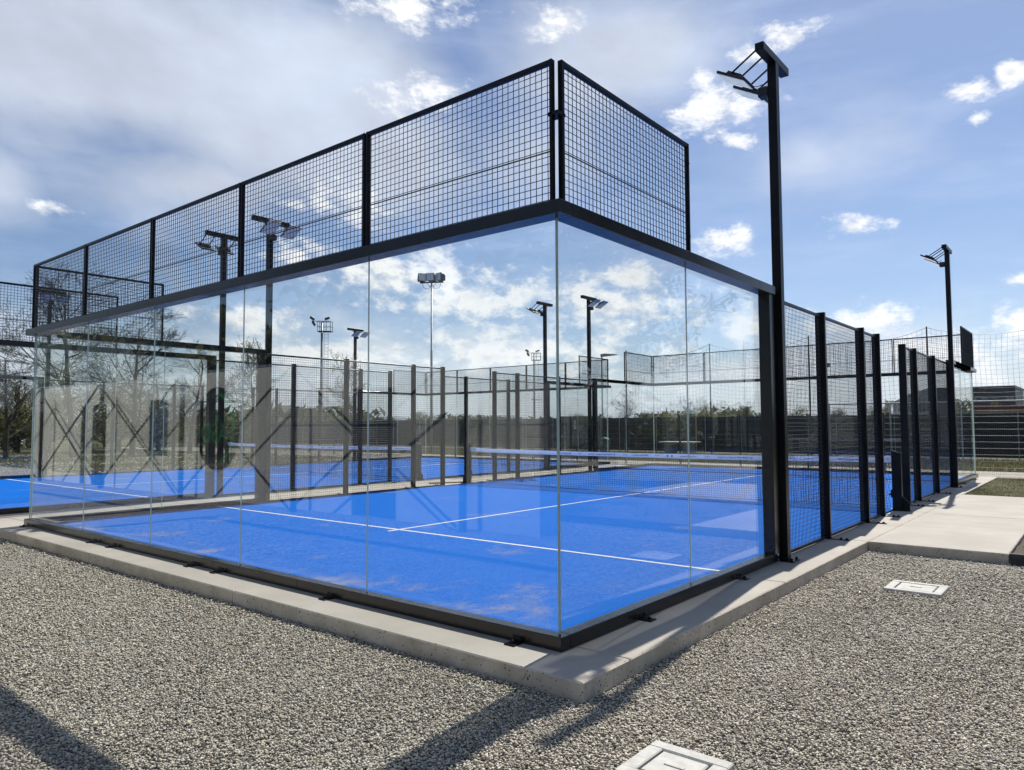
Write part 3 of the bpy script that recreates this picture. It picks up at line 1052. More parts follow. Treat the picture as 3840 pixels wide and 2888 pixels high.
# ------------------------------------------------------------------ nets
def net(x0, label):
    x1 = x0 + 10
    t = thing('padel_net', label, 'net', (x0 + 5, 10, 0), group='padel nets')
    xa, xb = -4.93, 4.93
    hz = lambda x: .885 + .035 * (x / 5) ** 2
    m = MB()
    n = 60
    for (o, tk) in ((0, 0),):
        vs, fs = [], []
        for i in range(n + 1):
            x = xa + (xb - xa) * i / n
            z = hz(x) + .002 * math.sin(x * 9)
            w_ = .004 * math.sin(x * 5.3)
            vs += [(x, -.009 + w_, z - .095), (x, -.010 + w_, z), (x, .010 + w_, z), (x, .009 + w_, z - .095)]
        for i in range(n):
            for k in range(4):
                k2 = (k + 1) % 4
                fs.append((4 * i + k, 4 * i + k2, 4 * i + 4 + k2, 4 * i + 4 + k))
        fs += [(0, 1, 2, 3), (4 * n + 3, 4 * n + 2, 4 * n + 1, 4 * n)]
        m.add(vs, fs)
    tape = m.build('net_tape', 'net_tape', t)
    m = MB()
    P = .0455
    k = int((xb - xa) / P)
    rows = 18
    for i in range(k + 1):
        x = xa + (xb - xa) * i / k
        pts_ = []
        for j in range(rows + 1):
            z = .03 + (hz(x) - .09 - .03) * j / rows
            edge = max(0, 1 - (5 - abs(x)) / .35)
            pts_.append((x + math.sin(j * 1.3) * .02 * edge + random.uniform(-.002, .002), .012 * math.sin(j * .3 + x * .8), z))
        m.tube(pts_, .0034, 3, False)
    for j in range(rows + 1):
        pts_ = []
        for i in range(0, k + 1, 3):
            x = xa + (xb - xa) * i / k
            z = .03 + (hz(x) - .09 - .03) * j / rows
            pts_.append((x, .012 * math.sin(j * .3 + x * .8) + .002, z + random.uniform(-.0015, .0015)))
        m.tube(pts_, .0034 if j else .007, 3, False)
    kind(m.build('net_mesh', 'net_cord', t), 'stuff')
    m = MB()
    m.tube([(xa, 0, .07), (-2, .01, .035), (2, -.01, .035), (xb, 0, .07)], .004, 5)
    m.build('bottom_cord', 'net_cord', t)
    for s in (-1, 1):
        px = s * 5.055
        m = MB()
        m.prism([(-.075, 0.012), (.075, .012), (.075, .985) if s > 0 else (.075, 1.04), (-.075, 1.04) if s > 0 else (-.075, .985)], 1, -.04, .04)
        po = m.build('net_post', 'black_metal', t, (px, 0, 0))
        m = MB()
        m.bbox(-.12, .20, -.07, .07, .0015, .012, .002)
        m.prism([(.075, .012), (.19, .012), (.19, .14), (.075, .25)], 1, -.008, .008)
        for x in (-.1, .165):
            m.dome((x, -.045, .012), .018, .022)
            m.dome((x, .045, .012), .018, .022)
        m.build('foot_plate', 'black_metal', po, None, 0 if s > 0 else math.pi)
        m = MB()
        m.bbox(-.10, -.075, -.03, .03, .22, .36, .003)
        m.tube([(-.10, 0, .27), (-.14, 0, .27)], .014, 6)
        m.build('winch', 'black_metal', po, None, 0 if s > 0 else math.pi)
        m = MB()
        m.box(s * 4.88 - .11, s * 4.88 + .11, -.014, .014, .83, .935)
        e = m.build('tape_end', 'tape_white', t)
        for xx in (-.05, .04):
            m = MB()
            m.tube([(s * 4.88 + xx, -.017, .885), (s * 4.88 + xx, -.0145, .885)], .013, 8)
            m.build('eyelet', 'galvanised', e)
    # printed words on the tape
    items = []
    for base in (0.0, 3.125, -3.125):
        items += [('www.mersport.com', -4.024 + base, .36), ('~', -3.48 + base, .12), ('Coperture e Campi da Padel Made in Italy', -3.204 + base, .735), ('~', -2.285 + base, .12),
                  ('la serie A del PADEL', -5.148 + base + 3.125, .375), ('~', -4.61 + base + 3.125, .12), ('#', -4.33 + base + 3.125, .13)]
    for (s_, xw, wd) in items:
        xl = xw + 5.0
        if xl < -4.7 or xl + wd > 4.7:
            continue
        zc = hz(xl) - .043
        if s_ == '~':
            m = MB()
            pts_ = [(.02 * i, .016 * (1 if i % 2 else -1) * (.6 + .4 * math.sin(i))) for i in range(7)]
            for (a, b), (c_, d_) in zip(pts_[:-1], pts_[1:]):
                m.prism([(a, b - .004), (c_, d_ - .004), (c_, d_ + .004), (a, b + .004)], 1, -.0008, .0008)
            o = m.build('printed_logo', 'tape_ink', tape, (xl, -.0165, zc))
        elif s_ == '#':
            for dx in (0, .1):
                m = MB()
                m.box(0, .034, -.0008, .0008, -.018, .018)
                m.box(.012, .022, -.0016, -.0009, -.008, .008)
                o = m.build('printed_logo', 'tape_ink', tape, (xl + dx, -.0165, zc))
        else:
            me = TXT.get(s_)
            if me is None:
                me = text_mesh(s_, .045, 'printed_text', 'tape_ink', .0006, .0008)
                co = np.empty(len(me.vertices) * 3)
                me.vertices.foreach_get('co', co)
                co = co.reshape(-1, 3)
                co[:, 0] *= wd / co[:, 0].max()
                me.vertices.foreach_set('co', co.ravel())
                TXT[s_] = me
            o = place(me, 'printed_text', tape, (xl, -.0165, zc))
            o.rotation_euler = (math.pi / 2, 0, 0)
    return t


TXT = {}
net(-10.0, 'net with pale blue printed tape across the nearest court')
net(-22.0, 'net with pale blue tape across the further court on the left')


# ------------------------------------------------------------------ court light poles
def light_pole():
    """local: court lies towards -x; origin at the base"""
    t = thing('light_pole', '', 'light pole')
    m = MB()
    m.bbox(-.05, .05, -.05, .05, .012, 5.62, .005)
    for z in (2.72, 2.9):
        m.tube([(.02, -.056, z), (.02, -.05, z)], .009, 6)
    pole = m.build('pole', 'black_metal', t)
    m = MB()
    m.bbox(-.11, .13, -.11, .11, .0015, .012, .002)
    for x in (-.08, .1):
        for y in (-.08, .08):
            m.tube([(x, y, .01), (x, y, .03)], .016, 6)
            m.dome((x, y, .028), .014, .016)
    m.build('foot_plate', 'black_metal', t)
    m = MB()
    m.bbox(-.05, .05, -.42, .40, 5.6205, 5.71, .004)
    m.build('crossbar', 'black_metal', t)
    m = MB()
    m.bbox(-.16, -.052, -.06, .06, 5.26, 5.37, .006)
    m.build('driver_box', 'lamp_body', t)
    for yc in (-.27, .20):
        # slab shaped floodlight, tipped towards the court
        m = MB()
        m.bbox(-.19, .19, -.15, .15, 0, .028, .008)
        m.bbox(-.10, .10, -.10, .10, .028, .055, .01)
        for i in range(7):
            m.box(-.09, .09, -.09 + i * .028, -.084 + i * .028, .054, .068)
        fl = m.build('floodlight', 'lamp_body', t, (-.34, yc, 5.43))
        fl.rotation_euler = (0, math.radians(30), 0)
        m = MB()
        m.bbox(-.18, .18, -.14, .14, -.006, .0, .002)
        m.build('lens', 'lamp_lens', fl)
        m = MB()
        for yy in (yc - .10, yc + .10):
            m.tube([(-.045, yy, 5.66), (-.36, yy, 5.47)], .011, 5)
        m.build('bracket', 'black_metal', t)
    m = MB()
    m.tube([(-.30, -.2, 5.5), (-.25, -.1, 5.42), (-.17, -.03, 5.40), (-.12, 0, 5.42)], .005, 4)
    m.tube([(-.30, .12, 5.5), (-.22, .1, 5.40), (-.12, .02, 5.40)], .005, 4)
    m.build('cable', 'net_cord', t)
    return t


lp = light_pole()
spots = [(.105, 4.13, 0, 'tall black light pole at the glass corner frame right of centre, nearest the camera'),
         (.105, 15.87, 0, 'black light pole at the far right end of the near court mesh side'),
         (-10.105, 4.13, 1, 'black light pole left of the near court with two square lamps'),
         (-10.105, 15.87, 1, 'black light pole standing between the courts at the far end, right of its twin'),
         (-11.895, 4.13, 0, 'black light pole of the further court seen just left of the pole with square lamps'),
         (-11.895, 15.87, 0, 'black light pole of the further court hidden partly behind the near glass corner edge'),
         (-22.105, 4.13, 1, 'black light pole at the far left in front of the bare trees'),
         (-22.105, 15.87, 1, 'black light pole at the far left court corner right of the ladder mast')]
for i, (x, y, f, lab) in enumerate(spots):
    o = lp if i == 0 else copy_tree(lp)
    o.location = (x, y, 0)
    o.rotation_euler = (0, 0, math.pi if f else 0)
    tag(o, lab, 'light pole', 'light poles round the padel courts')

# plank left lying in the doorway between the courts
m = MB()
m.bbox(-.55, .55, -.05, .05, .001, .03, .004)
o = m.build('plank', 'wood', None, (-10.5, 9.75, 0), 1.1)
tag(o, 'brown wooden plank lying on the concrete between the two courts', 'plank')

# ------------------------------------------------------------------ club building behind the camera's left (seen mirrored in the panes)
YW = -4.42
t = thing('club_building', 'long low pale club building mirrored in the near glass, with dark doors', 'building', (-20, YW, G))
WX0, WX1 = -31.0, -3.5
openings = [(-20.22, -19.86, 0, 2.26), (-19.42, -18.5, 0, 2.26), (-7.8, -6.6, 0, 2.3), (-15.9, -14.9, .9, 2.3), (-25.6, -24.6, 0, 2.26)]
m = MB()
TOPW = 2.74 - G
edges = sorted(openings)
cx = WX0
for (a, b, z0, z1) in edges:
    m.box(cx + 20, a + 20, -6.0, 0, -.1, TOPW)
    m.box(a + 20, b + 20, -6.0, -.001, z1, TOPW - .001)
    if z0 > 0:
        m.box(a + 20, b + 20, -6.0, -.001, -.1, z0)
    else:
        m.box(a + 20, b + 20, -6.0, -.3, -.1, z1 + .001)
    if z0 > 0:
        m.box(a + 20, b + 20, -6.0, -.3, z0 - .001, z1 + .001)
    cx = b
m.box(cx + 20, WX1 + 20, -6.0, 0, -.1, TOPW)
m.build('wall', 'pale_wall', t)
m = MB()
m.bbox(WX0 + 20.0, WX1 + 20.0, -6.0, .012, TOPW + .001, TOPW + .05, .006)
m.build('roof', 'galvanised', t)
for (a, b, z0, z1) in openings:
    m = MB()
    m.bbox(a + 20.02, b + 19.98, -.14, -.09, z0 + .01, z1 - .01, .004)
    d = m.build('door' if z0 == 0 else 'window', 'door_dark' if z0 == 0 else 'window_pane', t)
    if z0 == 0:
        m = MB()
        m.tube([(b + 19.9, -.09, 1.0), (b + 19.9, -.05, 1.0), (b + 19.9, -.05, 1.15), (b + 19.9, -.09, 1.15)], .012, 6)
        m.build('handle', 'galvanised', d)
# round club badge on the wall
m = MB()
nseg = 56
rc = .92
m.tube([(0, .002, 0), (0, .03, 0)], rc, nseg)
bd = m.build('badge', 'sign_black', t, (-12.55 + 20, 0.002, 1.47 - G))
m = MB()
prof_o, prof_i = [], []
for k in range(33):
    a = math.radians(70 + 200 * k / 32)
    wdt = .16 * math.sin(math.pi * k / 32)
    prof_o.append((-.80 * math.cos(a) * -1, .80 * math.sin(a)))
    prof_i.append(((.80 - wdt) * math.cos(a), (.80 - wdt) * math.sin(a)))
po = [(.80 * math.cos(math.radians(70 + 200 * k / 32)), .80 * math.sin(math.radians(70 + 200 * k / 32))) for k in range(33)]
m.prism([(-u, v) for u, v in (po + prof_i[::-1][1:-1])], 1, .033, .038)
m.build('badge_arc', 'sign_green', bd)
me = text_mesh('ASD', .62, 'badge_text', 'sign_green', .004, .003)
o = place(me, 'badge_text', bd, (.50, .036, -.13))
o.rotation_euler = (math.pi / 2, 0, math.pi)
for r_, (cnt, zz, hh) in enumerate(((1, .58, .07), (3, .40, .07), (4, .21, .08))):
    for k in range(cnt):
        m = MB()
        xx = (k - (cnt - 1) / 2) * .09
        m.box(xx - .015, xx + .015, .033, .037, zz - hh, zz + hh)
        m.build('badge_bar', 'sign_green', bd)
# steel columns with crossed tie rods in front of the wall
fr = thing('braced_frame', 'dark steel columns with crossed tie rods mirrored in the near glass', 'steel frame', (-20, YW + .35, G))
cols = [-26.7, -22.3, -17.9, -13.5, -9.1, -4.7]
for x in cols:
    m = MB()
    m.bbox(x + 20 - .045, x + 20 + .045, -.045, .045, 0, TOPW - .02, .006)
    m.build('column', 'dark_steel', fr)
for a, b in zip(cols[:-1], cols[1:]):
    for z0, z1 in ((.1, 2.75), (2.75, .1)):
        m = MB()
        m.tube([(a + 20.06, .07 if z0 < 1 else .09, z0), (b + 19.94, .07 if z0 < 1 else .09, z1)], .024, 6)
        m.build('tie_rod', 'dark_steel', fr)
# ------------------------------------------------------------------ wire panel fence behind the courts
YF = 23.0


def wire_fence(x0, n, y, h, name, lab):
    t = thing(name, lab, 'fence', (x0, y, -.13))
    pm = MB()
    pm.bbox(-.03, .03, -.03, .03, 0, h + .06, .004)
    pm = pm.mesh('post', 'dark_steel')
    wr = MB()
    for i in range(1, 50):
        wr.wire((i * .05, 0, .04), (i * .05, 0, h), .0022)
    for k in range(int(h / .2) + 1):
        z = .05 + k * .2
        for dy in (-.006, .006):
            wr.wire((.03, dy, z), (2.47, dy, z), .0034)
    wm = wr.mesh('wire_panel', 'grey_wire')
    for i in range(n + 1):
        place(pm, 'post', t, (i * 2.5, 0, 0))
        if i < n:
            kind(place(wm, 'wire_panel', t, (i * 2.5, .04, 0)), 'stuff')
    return t


wire_fence(-55.45, 25, YF, 1.95, 'wire_fence', 'grey wire panel fence with dark posts running behind both courts')

# ------------------------------------------------------------------ dark screen fence further back
YS = 36.0
t = thing('screen_fence', 'long black windscreen fence across the background behind the grass strip', 'fence', (-60, YS, GND))
px0, px1 = -60.0, 16.0
sp = 2.6
ns = int((px1 - px0) / sp)
pm = MB()
pm.tube([(0, 0, 0), (0, 0, 2.25)], .03, 8)
pm = pm.mesh('post', 'galvanised')
for i in range(ns):
    place(pm, 'post', t, (i * sp, -.05, 0))
    m = MB()
    vs, fs = [], []
    K = 10
    for k in range(K + 1):
        x = sp * k / K
        for j in range(5):
            z = .12 + 2.05 * j / 4 - (.025 * math.sin(math.pi * k / K) if j == 4 else 0)
            vs.append((x + .004, .02 * math.sin(k * 1.9 + i * 2.3 + j) + .012 * math.sin(j * 2 + i), z))
    nv = len(vs)
    vs += [(x, y + .006, z) for x, y, z in vs]
    for k in range(K):
        for j in range(4):
            a = k * 5 + j
            fs.append((a, a + 5, a + 6, a + 1))
            fs.append((nv + a, nv + a + 1, nv + a + 6, nv + a + 5))
    m.add(vs, fs)
    place(m.mesh('screen_cloth', 'screen_cloth', True), 'screen_cloth', t, (i * sp, 0, 0))
for z in (.35, .75, 1.15, 1.55, 1.95):
    m = MB()
    m.tube([(0, -.085, z), (ns * sp, -.085, z)], .006, 4)
    m.build('rail_wire', 'grey_wire', t)
# gate set into the screen fence
t = thing('screen_gate', 'taller black gate panel with a white notice in the screen fence', 'gate', (-25.7, YS - .14, GND))
m = MB()
m.bbox(-.05, .05, -.05, .05, 0, 2.42, .005)
m.build('gate_post', 'dark_steel', t)
m = MB()
m.bbox(3.3, 3.4, -.05, .05, 0, 2.42, .005)
m.build('gate_post', 'dark_steel', t)
m = MB()
m.bbox(.06, 1.66, -.02, .02, .12, 2.3, .004)
m.build('gate_leaf', 'screen_cloth', t)
m = MB()
m.bbox(1.69, 3.29, -.02, .02, .12, 2.3, .004)
m.build('gate_leaf', 'screen_cloth', t)
m = MB()
m.bbox(1.3, 1.62, -.034, -.021, 1.45, 2.0, .003)
nt = m.build('notice', 'sign_white', t)
for k in range(4):
    m = MB()
    m.box(1.35 + k * .065, 1.38 + k * .065, -.036, -.0345, 1.6, 1.95)
    m.build('notice_text_column', 'sign_black', nt)

# pitch rail with chain link, right part
t = thing('pitch_rail', 'pale pipe rail on grey posts above the black screen at the right edge', 'railing', (-8.6, YS - .45, GND))
m = MB()
m.tube([(0, 0, 2.72), (26, 0, 2.72)], .035, 8)
m.build('top_rail', 'steel_bright', t)
for i in range(10):
    m = MB()
    m.tube([(.4 + i * 2.85, 0, 0), (.4 + i * 2.85, 0, 2.69)], .04, 8)
    m.build('post', 'galvanised', t)
m = MB()
for i in range(int(26 / .075)):
    x = i * .075
    for s in (-1, 1):
        m.tube([(x, s * .002, .3), (x + s * 1.2, s * .002, 1.5), (x, s * .002, 2.69)] if False else [(x, s * .002, 2.0), (x + s * .68, s * .002, 2.69)], .0022, 3, False)
kind(m.build('chain_link', 'grey_wire', t), 'stuff')

# ------------------------------------------------------------------ ball stop net on tall poles
t = thing('ball_stop_net', 'tall ball stop netting hung from thin poles above the black screen', 'net', (0, YS + .5, GND))
L_ = YS + .5 - CAM.y
polx = [CAM.x - L_ * v for v in (.584, .4445, .305, .1655, .026, -.11, -.25)]
PH = CAM.z + .118 * L_ - GND
for x in polx:
    m = MB()
    m.tube([(x, 0, 0), (x, 0, 3), (x, 0, PH)], [.05, .045, .032], 8)
    m.build('net_pole', 'dark_steel', t)
m = MB()
ct = MB()
for a, b in zip(polx[:-1], polx[1:]):
    K = 26
    NZ = 26
    def sag(u):
        return PH - .05 - .55 * 4 * u * (1 - u)
    def P(u, v):
        top = sag(u)
        z = .4 + (top - .4) * v
        wob = .04 * math.sin(u * 9 + v * 7 + a)
        return (a + (b - a) * u + .03 * math.sin(v * 11 + u * 5), wob, z)
    for i in range(K + 1):
        m.tube([P(i / K, j / 8) for j in range(9)], .005, 3, False)
    for j in range(NZ + 1):
        m.tube([P(i / 12, j / NZ) for i in range(13)], .005, 3, False)
    ct.tube([(a + (b - a) * i / 12, 0, sag(i / 12)) for i in range(13)], .009, 4, False)
kind(m.build('netting', 'wire', t), 'stuff')
ct.build('top_cable', 'dark_steel', t)
m = MB()
m.tube([(polx[0], 0, PH - 2.2), (polx[0] - 4.2, .3, .1)], .012, 4)
m.build('guy_wire', 'grey_wire', t)

# ------------------------------------------------------------------ bin and table beyond the court
def at(px, depth):
    """ground point seen in direction px (native photo columns) at a forward depth; planning aid for far things"""
    d = Fv + Rv * ((px - 1920) / 2725.83)
    p = CAM + d * depth
    return p.x, p.y


x, y = -20.3, 27.2
t = thing('litter_bin', 'dark green litter bin with a domed lid standing on the grass strip', 'bin', (*at(2267, 42), GND))
m = MB()
m.tube([(0, 0, .05), (0, 0, .5), (0, 0, .78)], [.25, .28, .29], 14)
m.build('body', 'plastic_green', t, smooth=True)
m = MB()
m.tube([(0, 0, .781), (0, 0, .86), (0, 0, .96), (0, 0, 1.0)], [.31, .30, .2, .05], 14)
m.build('lid', 'plastic_green', t, smooth=True)
m = MB()
m.tube([(.2, -.24, .5), (.2, -.26, .5)], .07, 10)
m.build('emblem', 'galvanised', t)
t = thing('stone_table', 'grey concrete games table with a pale thin top on the grass strip', 'table', (*at(2545, 38.5), GND), .05)
m = MB()
m.bbox(-.95, .95, -.6, .6, .76, .82, .01)
m.build('table_top', 'cover_concrete', t)
for sx in (-.5, .5):
    m = MB()
    m.bbox(sx - .2, sx + .2, -.4, .4, 0, .758, .02)
    m.build('leg', 'roller_concrete', t)


# ------------------------------------------------------------------ far masts
def mast_ladder(x, y, h, lab, rz=0.0):
    t = thing('floodlight_mast', lab, 'mast', (x, y, GND), rz, 'ladder masts beyond the courts')
    m = MB()
    m.tube([(0, 0, 0), (0, 0, h * .5), (0, 0, h)], [.16, .13, .09], 10)
    m.build('pole', 'galvanised', t, smooth=True)
    m = MB()
    for sx in (-.2, .2):
        m.tube([(.42 + sx, 0, 1.5), (.42 + sx, 0, h - .9)], .018, 4)
    z = 1.6
    while z < h - .9:
        m.tube([(.22, 0, z), (.62, 0, z)], .014, 4)
        z += .32
    for z in (2.5, 5.0, 7.5):
        m.tube([(0, 0, z), (.22, 0, z)], .02, 4)
    m.build('ladder', 'galvanised', t)
    for zb in (h - .95, h * .45):
        m = MB()
        m.box(-.35, .95, -.45, .45, zb, zb + .05)
        if zb > h * .6:
            for (ax, ay) in ((-.33, -.43), (.93, -.43), (.93, .43), (-.33, .43), (.3, -.43), (.3, .43)):
                m.tube([(ax, ay, zb), (ax, ay, zb + 1.0)], .025, 4)
            for zz in (zb + .5, zb + 1.0):
                m.tube([(-.33, -.43, zz), (.93, -.43, zz), (.93, .43, zz), (-.33, .43, zz), (-.33, -.43, zz)], .022, 4)
        m.build('platform', 'dark_steel', t)
    m = MB()
    m.tube([(-1.0, 0, h + .12), (.7, 0, h + .05)], .04, 5)
    m.build('arm', 'galvanised', t)
    for (ax, az, ry) in ((-.95, h + .38, 35), (-.8, h - .12, 60), (.5, h + .35, -20)):
        m = MB()
        m.bbox(-.24, .24, -.22, .22, -.1, .1, .03)
        o = m.build('floodlight', 'lamp_body', t, (ax, 0, az))
        o.rotation_euler = (0, math.radians(ry), .3)
    return t


a = math.radians(39)
x, y = at(1205, 70)
mast_ladder(x, y, 1.5 + (1597 - 1205) / 2726 * 70 - GND, 'ladder mast with a caged platform seen through the left glass panes', a)
x, y = at(2003, 100)
mast_ladder(x, y, 1.5 + (1595 - 1325) / 2726 * 100 - GND, 'small distant ladder mast left of the glass corner edge', a)
# three-lamp mast
x, y = at(1618, 45)
h = 1.5 + (1597 - 1058) / 2726 * 45 - GND
t = thing('floodlight_mast', 'slender mast carrying three floodlights on a crossbar, left of centre', 'mast', (x, y, GND), a - .15)
m = MB()
m.tube([(0, 0, 0), (0, 0, h * .6), (0, 0, h * .6 + .01), (0, 0, h)], [.085, .075, .06, .05], 10)
m.build('pole', 'galvanised', t, smooth=True)
m = MB()
m.bbox(-.75, .75, -.05, .05, h, h + .09, .01)
m.build('crossbar', 'dark_steel', t)
for k, (xx, rz) in enumerate(((-.66, .5), (0, -.1), (.62, -.6))):
    m = MB()
    m.prism([(-.2, 0), (.14, 0), (.14, .30), (.05, .40), (-.2, .42)], 0, -.22, .22)
    m.bbox(-.26, .26, -.27, -.2, -.02, .47, .01)
    o = m.build('floodlight', 'lamp_body', t, (xx, 0, h + .12), rz)
    m = MB()
    m.bbox(-.23, .23, -.285, -.271, 0, .45, .002)
    m.build('lens', 'lamp_lens', o)
m = MB()
for s in (-1, 1):
    m.tube([(s * .62, 0, h + .05), (s * .5, 0, h - .3), (s * .2, 0, h - .36), (s * .06, 0, h - .15)], .012, 4)
    m.tube([(s * .3, 0, h), (s * .05, 0, h - .28)], .015, 4)
m.build('cable', 'net_cord', t)
# street lamp
x, y = at(2258, 55)
h = 1.5 + (1595 - 1335) / 2726 * 55 - GND
t = thing('street_lamp', 'grey street lamp with a flat head seen through the near court', 'street lamp', (x, y, GND), a)
m = MB()
m.tube([(0, 0, 0), (0, 0, h * .35), (0, 0, h * .36), (0, 0, h)], [.1, .09, .065, .05], 10)
m.build('pole', 'galvanised', t, smooth=True)
m = MB()
m.prism([(-.1, -.08), (.3, -.05), (1.15, .06), (1.2, .1), (.2, .17), (-.1, .12)], 1, -.13, .13)
m.build('lamp_head', 'galvanised', t, (0, 0, h))
x, y = at(3102, 75)
h = 1.5 + (1591 - 1378) / 2726 * 75 - GND
t = thing('street_lamp', 'round headed street lamp seen through the side mesh on the right', 'street lamp', (x, y, GND))
m = MB()
m.tube([(0, 0, 0), (0, 0, h)], [.08, .05], 8)
m.build('pole', 'galvanised', t)
m = MB()
m.tube([(0, 0, h), (0, 0, h + .12), (0, 0, h + .38), (0, 0, h + .5)], [.2, .36, .38, .15], 12)
m.build('lamp_head', 'lamp_body', t, smooth=True)


# ------------------------------------------------------------------ trees
class Tree:
    def __init__(self, seed, h, spread, levels=4, leafs=0, leaf=.06, trunk=.14, first=.25, up=.35, nchild=(5, 9), twig_min=.004, lean=0.0, split=1):
        R_ = random.Random(seed)
        self.tr, self.cr = MB(), MB()
        lv, lf = [], []

        def rv(s):
            return Vector((R_.gauss(0, s), R_.gauss(0, s), R_.gauss(0, s)))

        def grow(p, d, L, r, lev):
            nseg = 6 if lev == 0 else (4 if lev < 3 else 3)
            pts_, rad = [p.copy()], [r]
            q, dd = p.copy(), d.copy()
            for i in range(nseg):
                wob = .06 if lev == 0 else .17
                dd = (dd + rv(wob) + Vector((0, 0, up * (.12 if lev else .2)))).normalized()
                q = q + dd * (L / nseg)
                pts_.append(q.copy())
                rad.append(max(r * (1 - .82 * (i + 1) / nseg), twig_min))
            tgt = self.tr if lev <= 1 else self.cr
            tgt.tube(pts_, rad, 8 if lev == 0 else (5 if lev == 1 else 3), False)
            if lev >= levels - 1 - (leafs > 8):
                for k in range(leafs):
                    u = R_.random()
                    i = min(int(u * nseg), nseg - 1)
                    c_ = pts_[i].lerp(pts_[i + 1], R_.random()) + rv(leaf * 1.1)
                    a_, b_ = rv(1).normalized(), rv(1).normalized()
                    s_ = leaf * R_.uniform(.6, 1.3)
                    lv.append((c_ + a_ * s_, c_ + b_ * s_ * .6, c_ - a_ * s_, c_ - b_ * s_ * .6))
            if lev < levels:
                nc = max(2, int(R_.randint(*nchild) * (1.35, 1.0, .72, .5, .4)[lev]))
                for k in range(nc):
                    u = (first if lev == 0 else .2) + (1 - (first if lev == 0 else .2)) * (k + R_.random()) / nc
                    u = min(u, .99)
                    i = min(int(u * nseg), nseg - 1)
                    pp = pts_[i].lerp(pts_[i + 1], u * nseg - i)
                    base = (pts_[i + 1] - pts_[i]).normalized()
                    az_ = R_.uniform(0, 2 * math.pi)
                    side = Vector((math.cos(az_), math.sin(az_), R_.uniform(-.1, .3)))
                    side = (side - base * side.dot(base)).normalized()
                    ang = R_.uniform(.45, .95) * (1 if lev else spread)
                    nd = (base * math.cos(ang) + side * math.sin(ang)).normalized()
                    LL = L * (R_.uniform(.46, .78) if lev else R_.uniform(.36, .58)) * (1.12 - .55 * u)
                    rr = max(rad[i] * R_.uniform(.4, .6), twig_min)
                    grow(pp, nd, LL, rr, lev + 1)

        for k in range(split):
            d0 = Vector((lean + (k - (split - 1) / 2) * .35, R_.uniform(-.08, .08), 1)).normalized()
            grow(Vector((0, 0, 0)), d0, h, trunk, 0)
        self.leaves = lv
        self.h = h

    def meshes(self, leafmat):
        a = self.tr.mesh('trunk', 'bark', True)
        cr = self.cr
        cv = np.array(cr.v, float).reshape(-1, 3)
        cf = np.array(cr.f, int).reshape(-1, 4)
        lv = np.array([[tuple(p) for p in q] for q in self.leaves], float).reshape(-1, 3) if isinstance(self.leaves, list) else self.leaves.reshape(-1, 3)
        lf = np.arange(len(lv)).reshape(-1, 4) + len(cv)
        me = raw_mesh('crown', np.concatenate([cv, lv]), np.concatenate([cf, lf]), 'twig', 4)
        me.materials.append(MAT[leafmat])
        me.polygons.foreach_set('material_index', np.concatenate([np.zeros(len(cf), np.int32), np.ones(len(lf), np.int32)]))
        return a, me


class LeafTree:
    """short trunk, rising limbs and leaf clumps through an uneven crown volume"""
    def __init__(self, seed, h, wid, clumps=46, per=70, leaf=.1, low=.12, csize=.13, tall=1.0):
        R_ = np.random.default_rng(seed)
        self.tr, self.cr = MB(), MB()
        self.tr.tube([(0, 0, 0), (.05, .03, h * .25), (0, .05, h * .55), (.03, 0, h * .8)], [h * .028, h * .022, h * .014, h * .006], 8, False)
        cs = []
        while len(cs) < clumps:
            p = R_.uniform(-1, 1, 3)
            ln = np.linalg.norm(p)
            if ln > 1 or ln < .25:
                continue
            zz = (p[2] * .5 + .5)
            f = (.55 + .6 * math.sin(math.pi * min(zz * .8 + .12, 1))) * (1 + .25 * math.sin(3 * math.atan2(p[1], p[0]) + seed))
            cs.append((p[0] * wid * f, p[1] * wid * f, h * (low + (1 - low) * zz * .96)))
        L = []
        for (x, y, z) in cs:
            z0 = max(h * .12, z - .35 * math.hypot(x, y) - h * .18)
            (self.tr if R_.random() < .3 else self.cr).tube([(0, 0, z0), (x * .45, y * .45, z0 + (z - z0) * .6), (x, y, z)], [h * .009, h * .006, h * .003], 3, False)
            s_ = h * csize * R_.uniform(.6, 1.25)
            n_ = int(per * R_.uniform(.5, 1.3))
            c_ = R_.normal(0, 1, (n_, 3)) * np.array([s_, s_, s_ * .75]) * .55 + np.array([x, y, z])
            a_ = R_.normal(0, 1, (n_, 3))
            a_ /= np.linalg.norm(a_, axis=1)[:, None]
            b_ = R_.normal(0, 1, (n_, 3))
            b_ /= np.linalg.norm(b_, axis=1)[:, None]
            k = (leaf * R_.uniform(.6, 1.3, n_))[:, None]
            L.append(np.stack([c_ + a_ * k, c_ + b_ * k * .6, c_ - a_ * k, c_ - b_ * k * .6], 1))
        self.leaves = np.concatenate(L)

    meshes = Tree.meshes


def plant(meshes, x, y, lab, sc_=1.0, rz=0.0, group=None, name='tree', z=GND, sxy=1.0, cat='tree'):
    t = thing(name, lab, cat, (x, y, z), rz, group)
    t.scale = (sc_ * sxy, sc_ * sxy, sc_)
    place(meshes[0], 'trunk', t)
    place(meshes[1], 'crown', t)
    return t


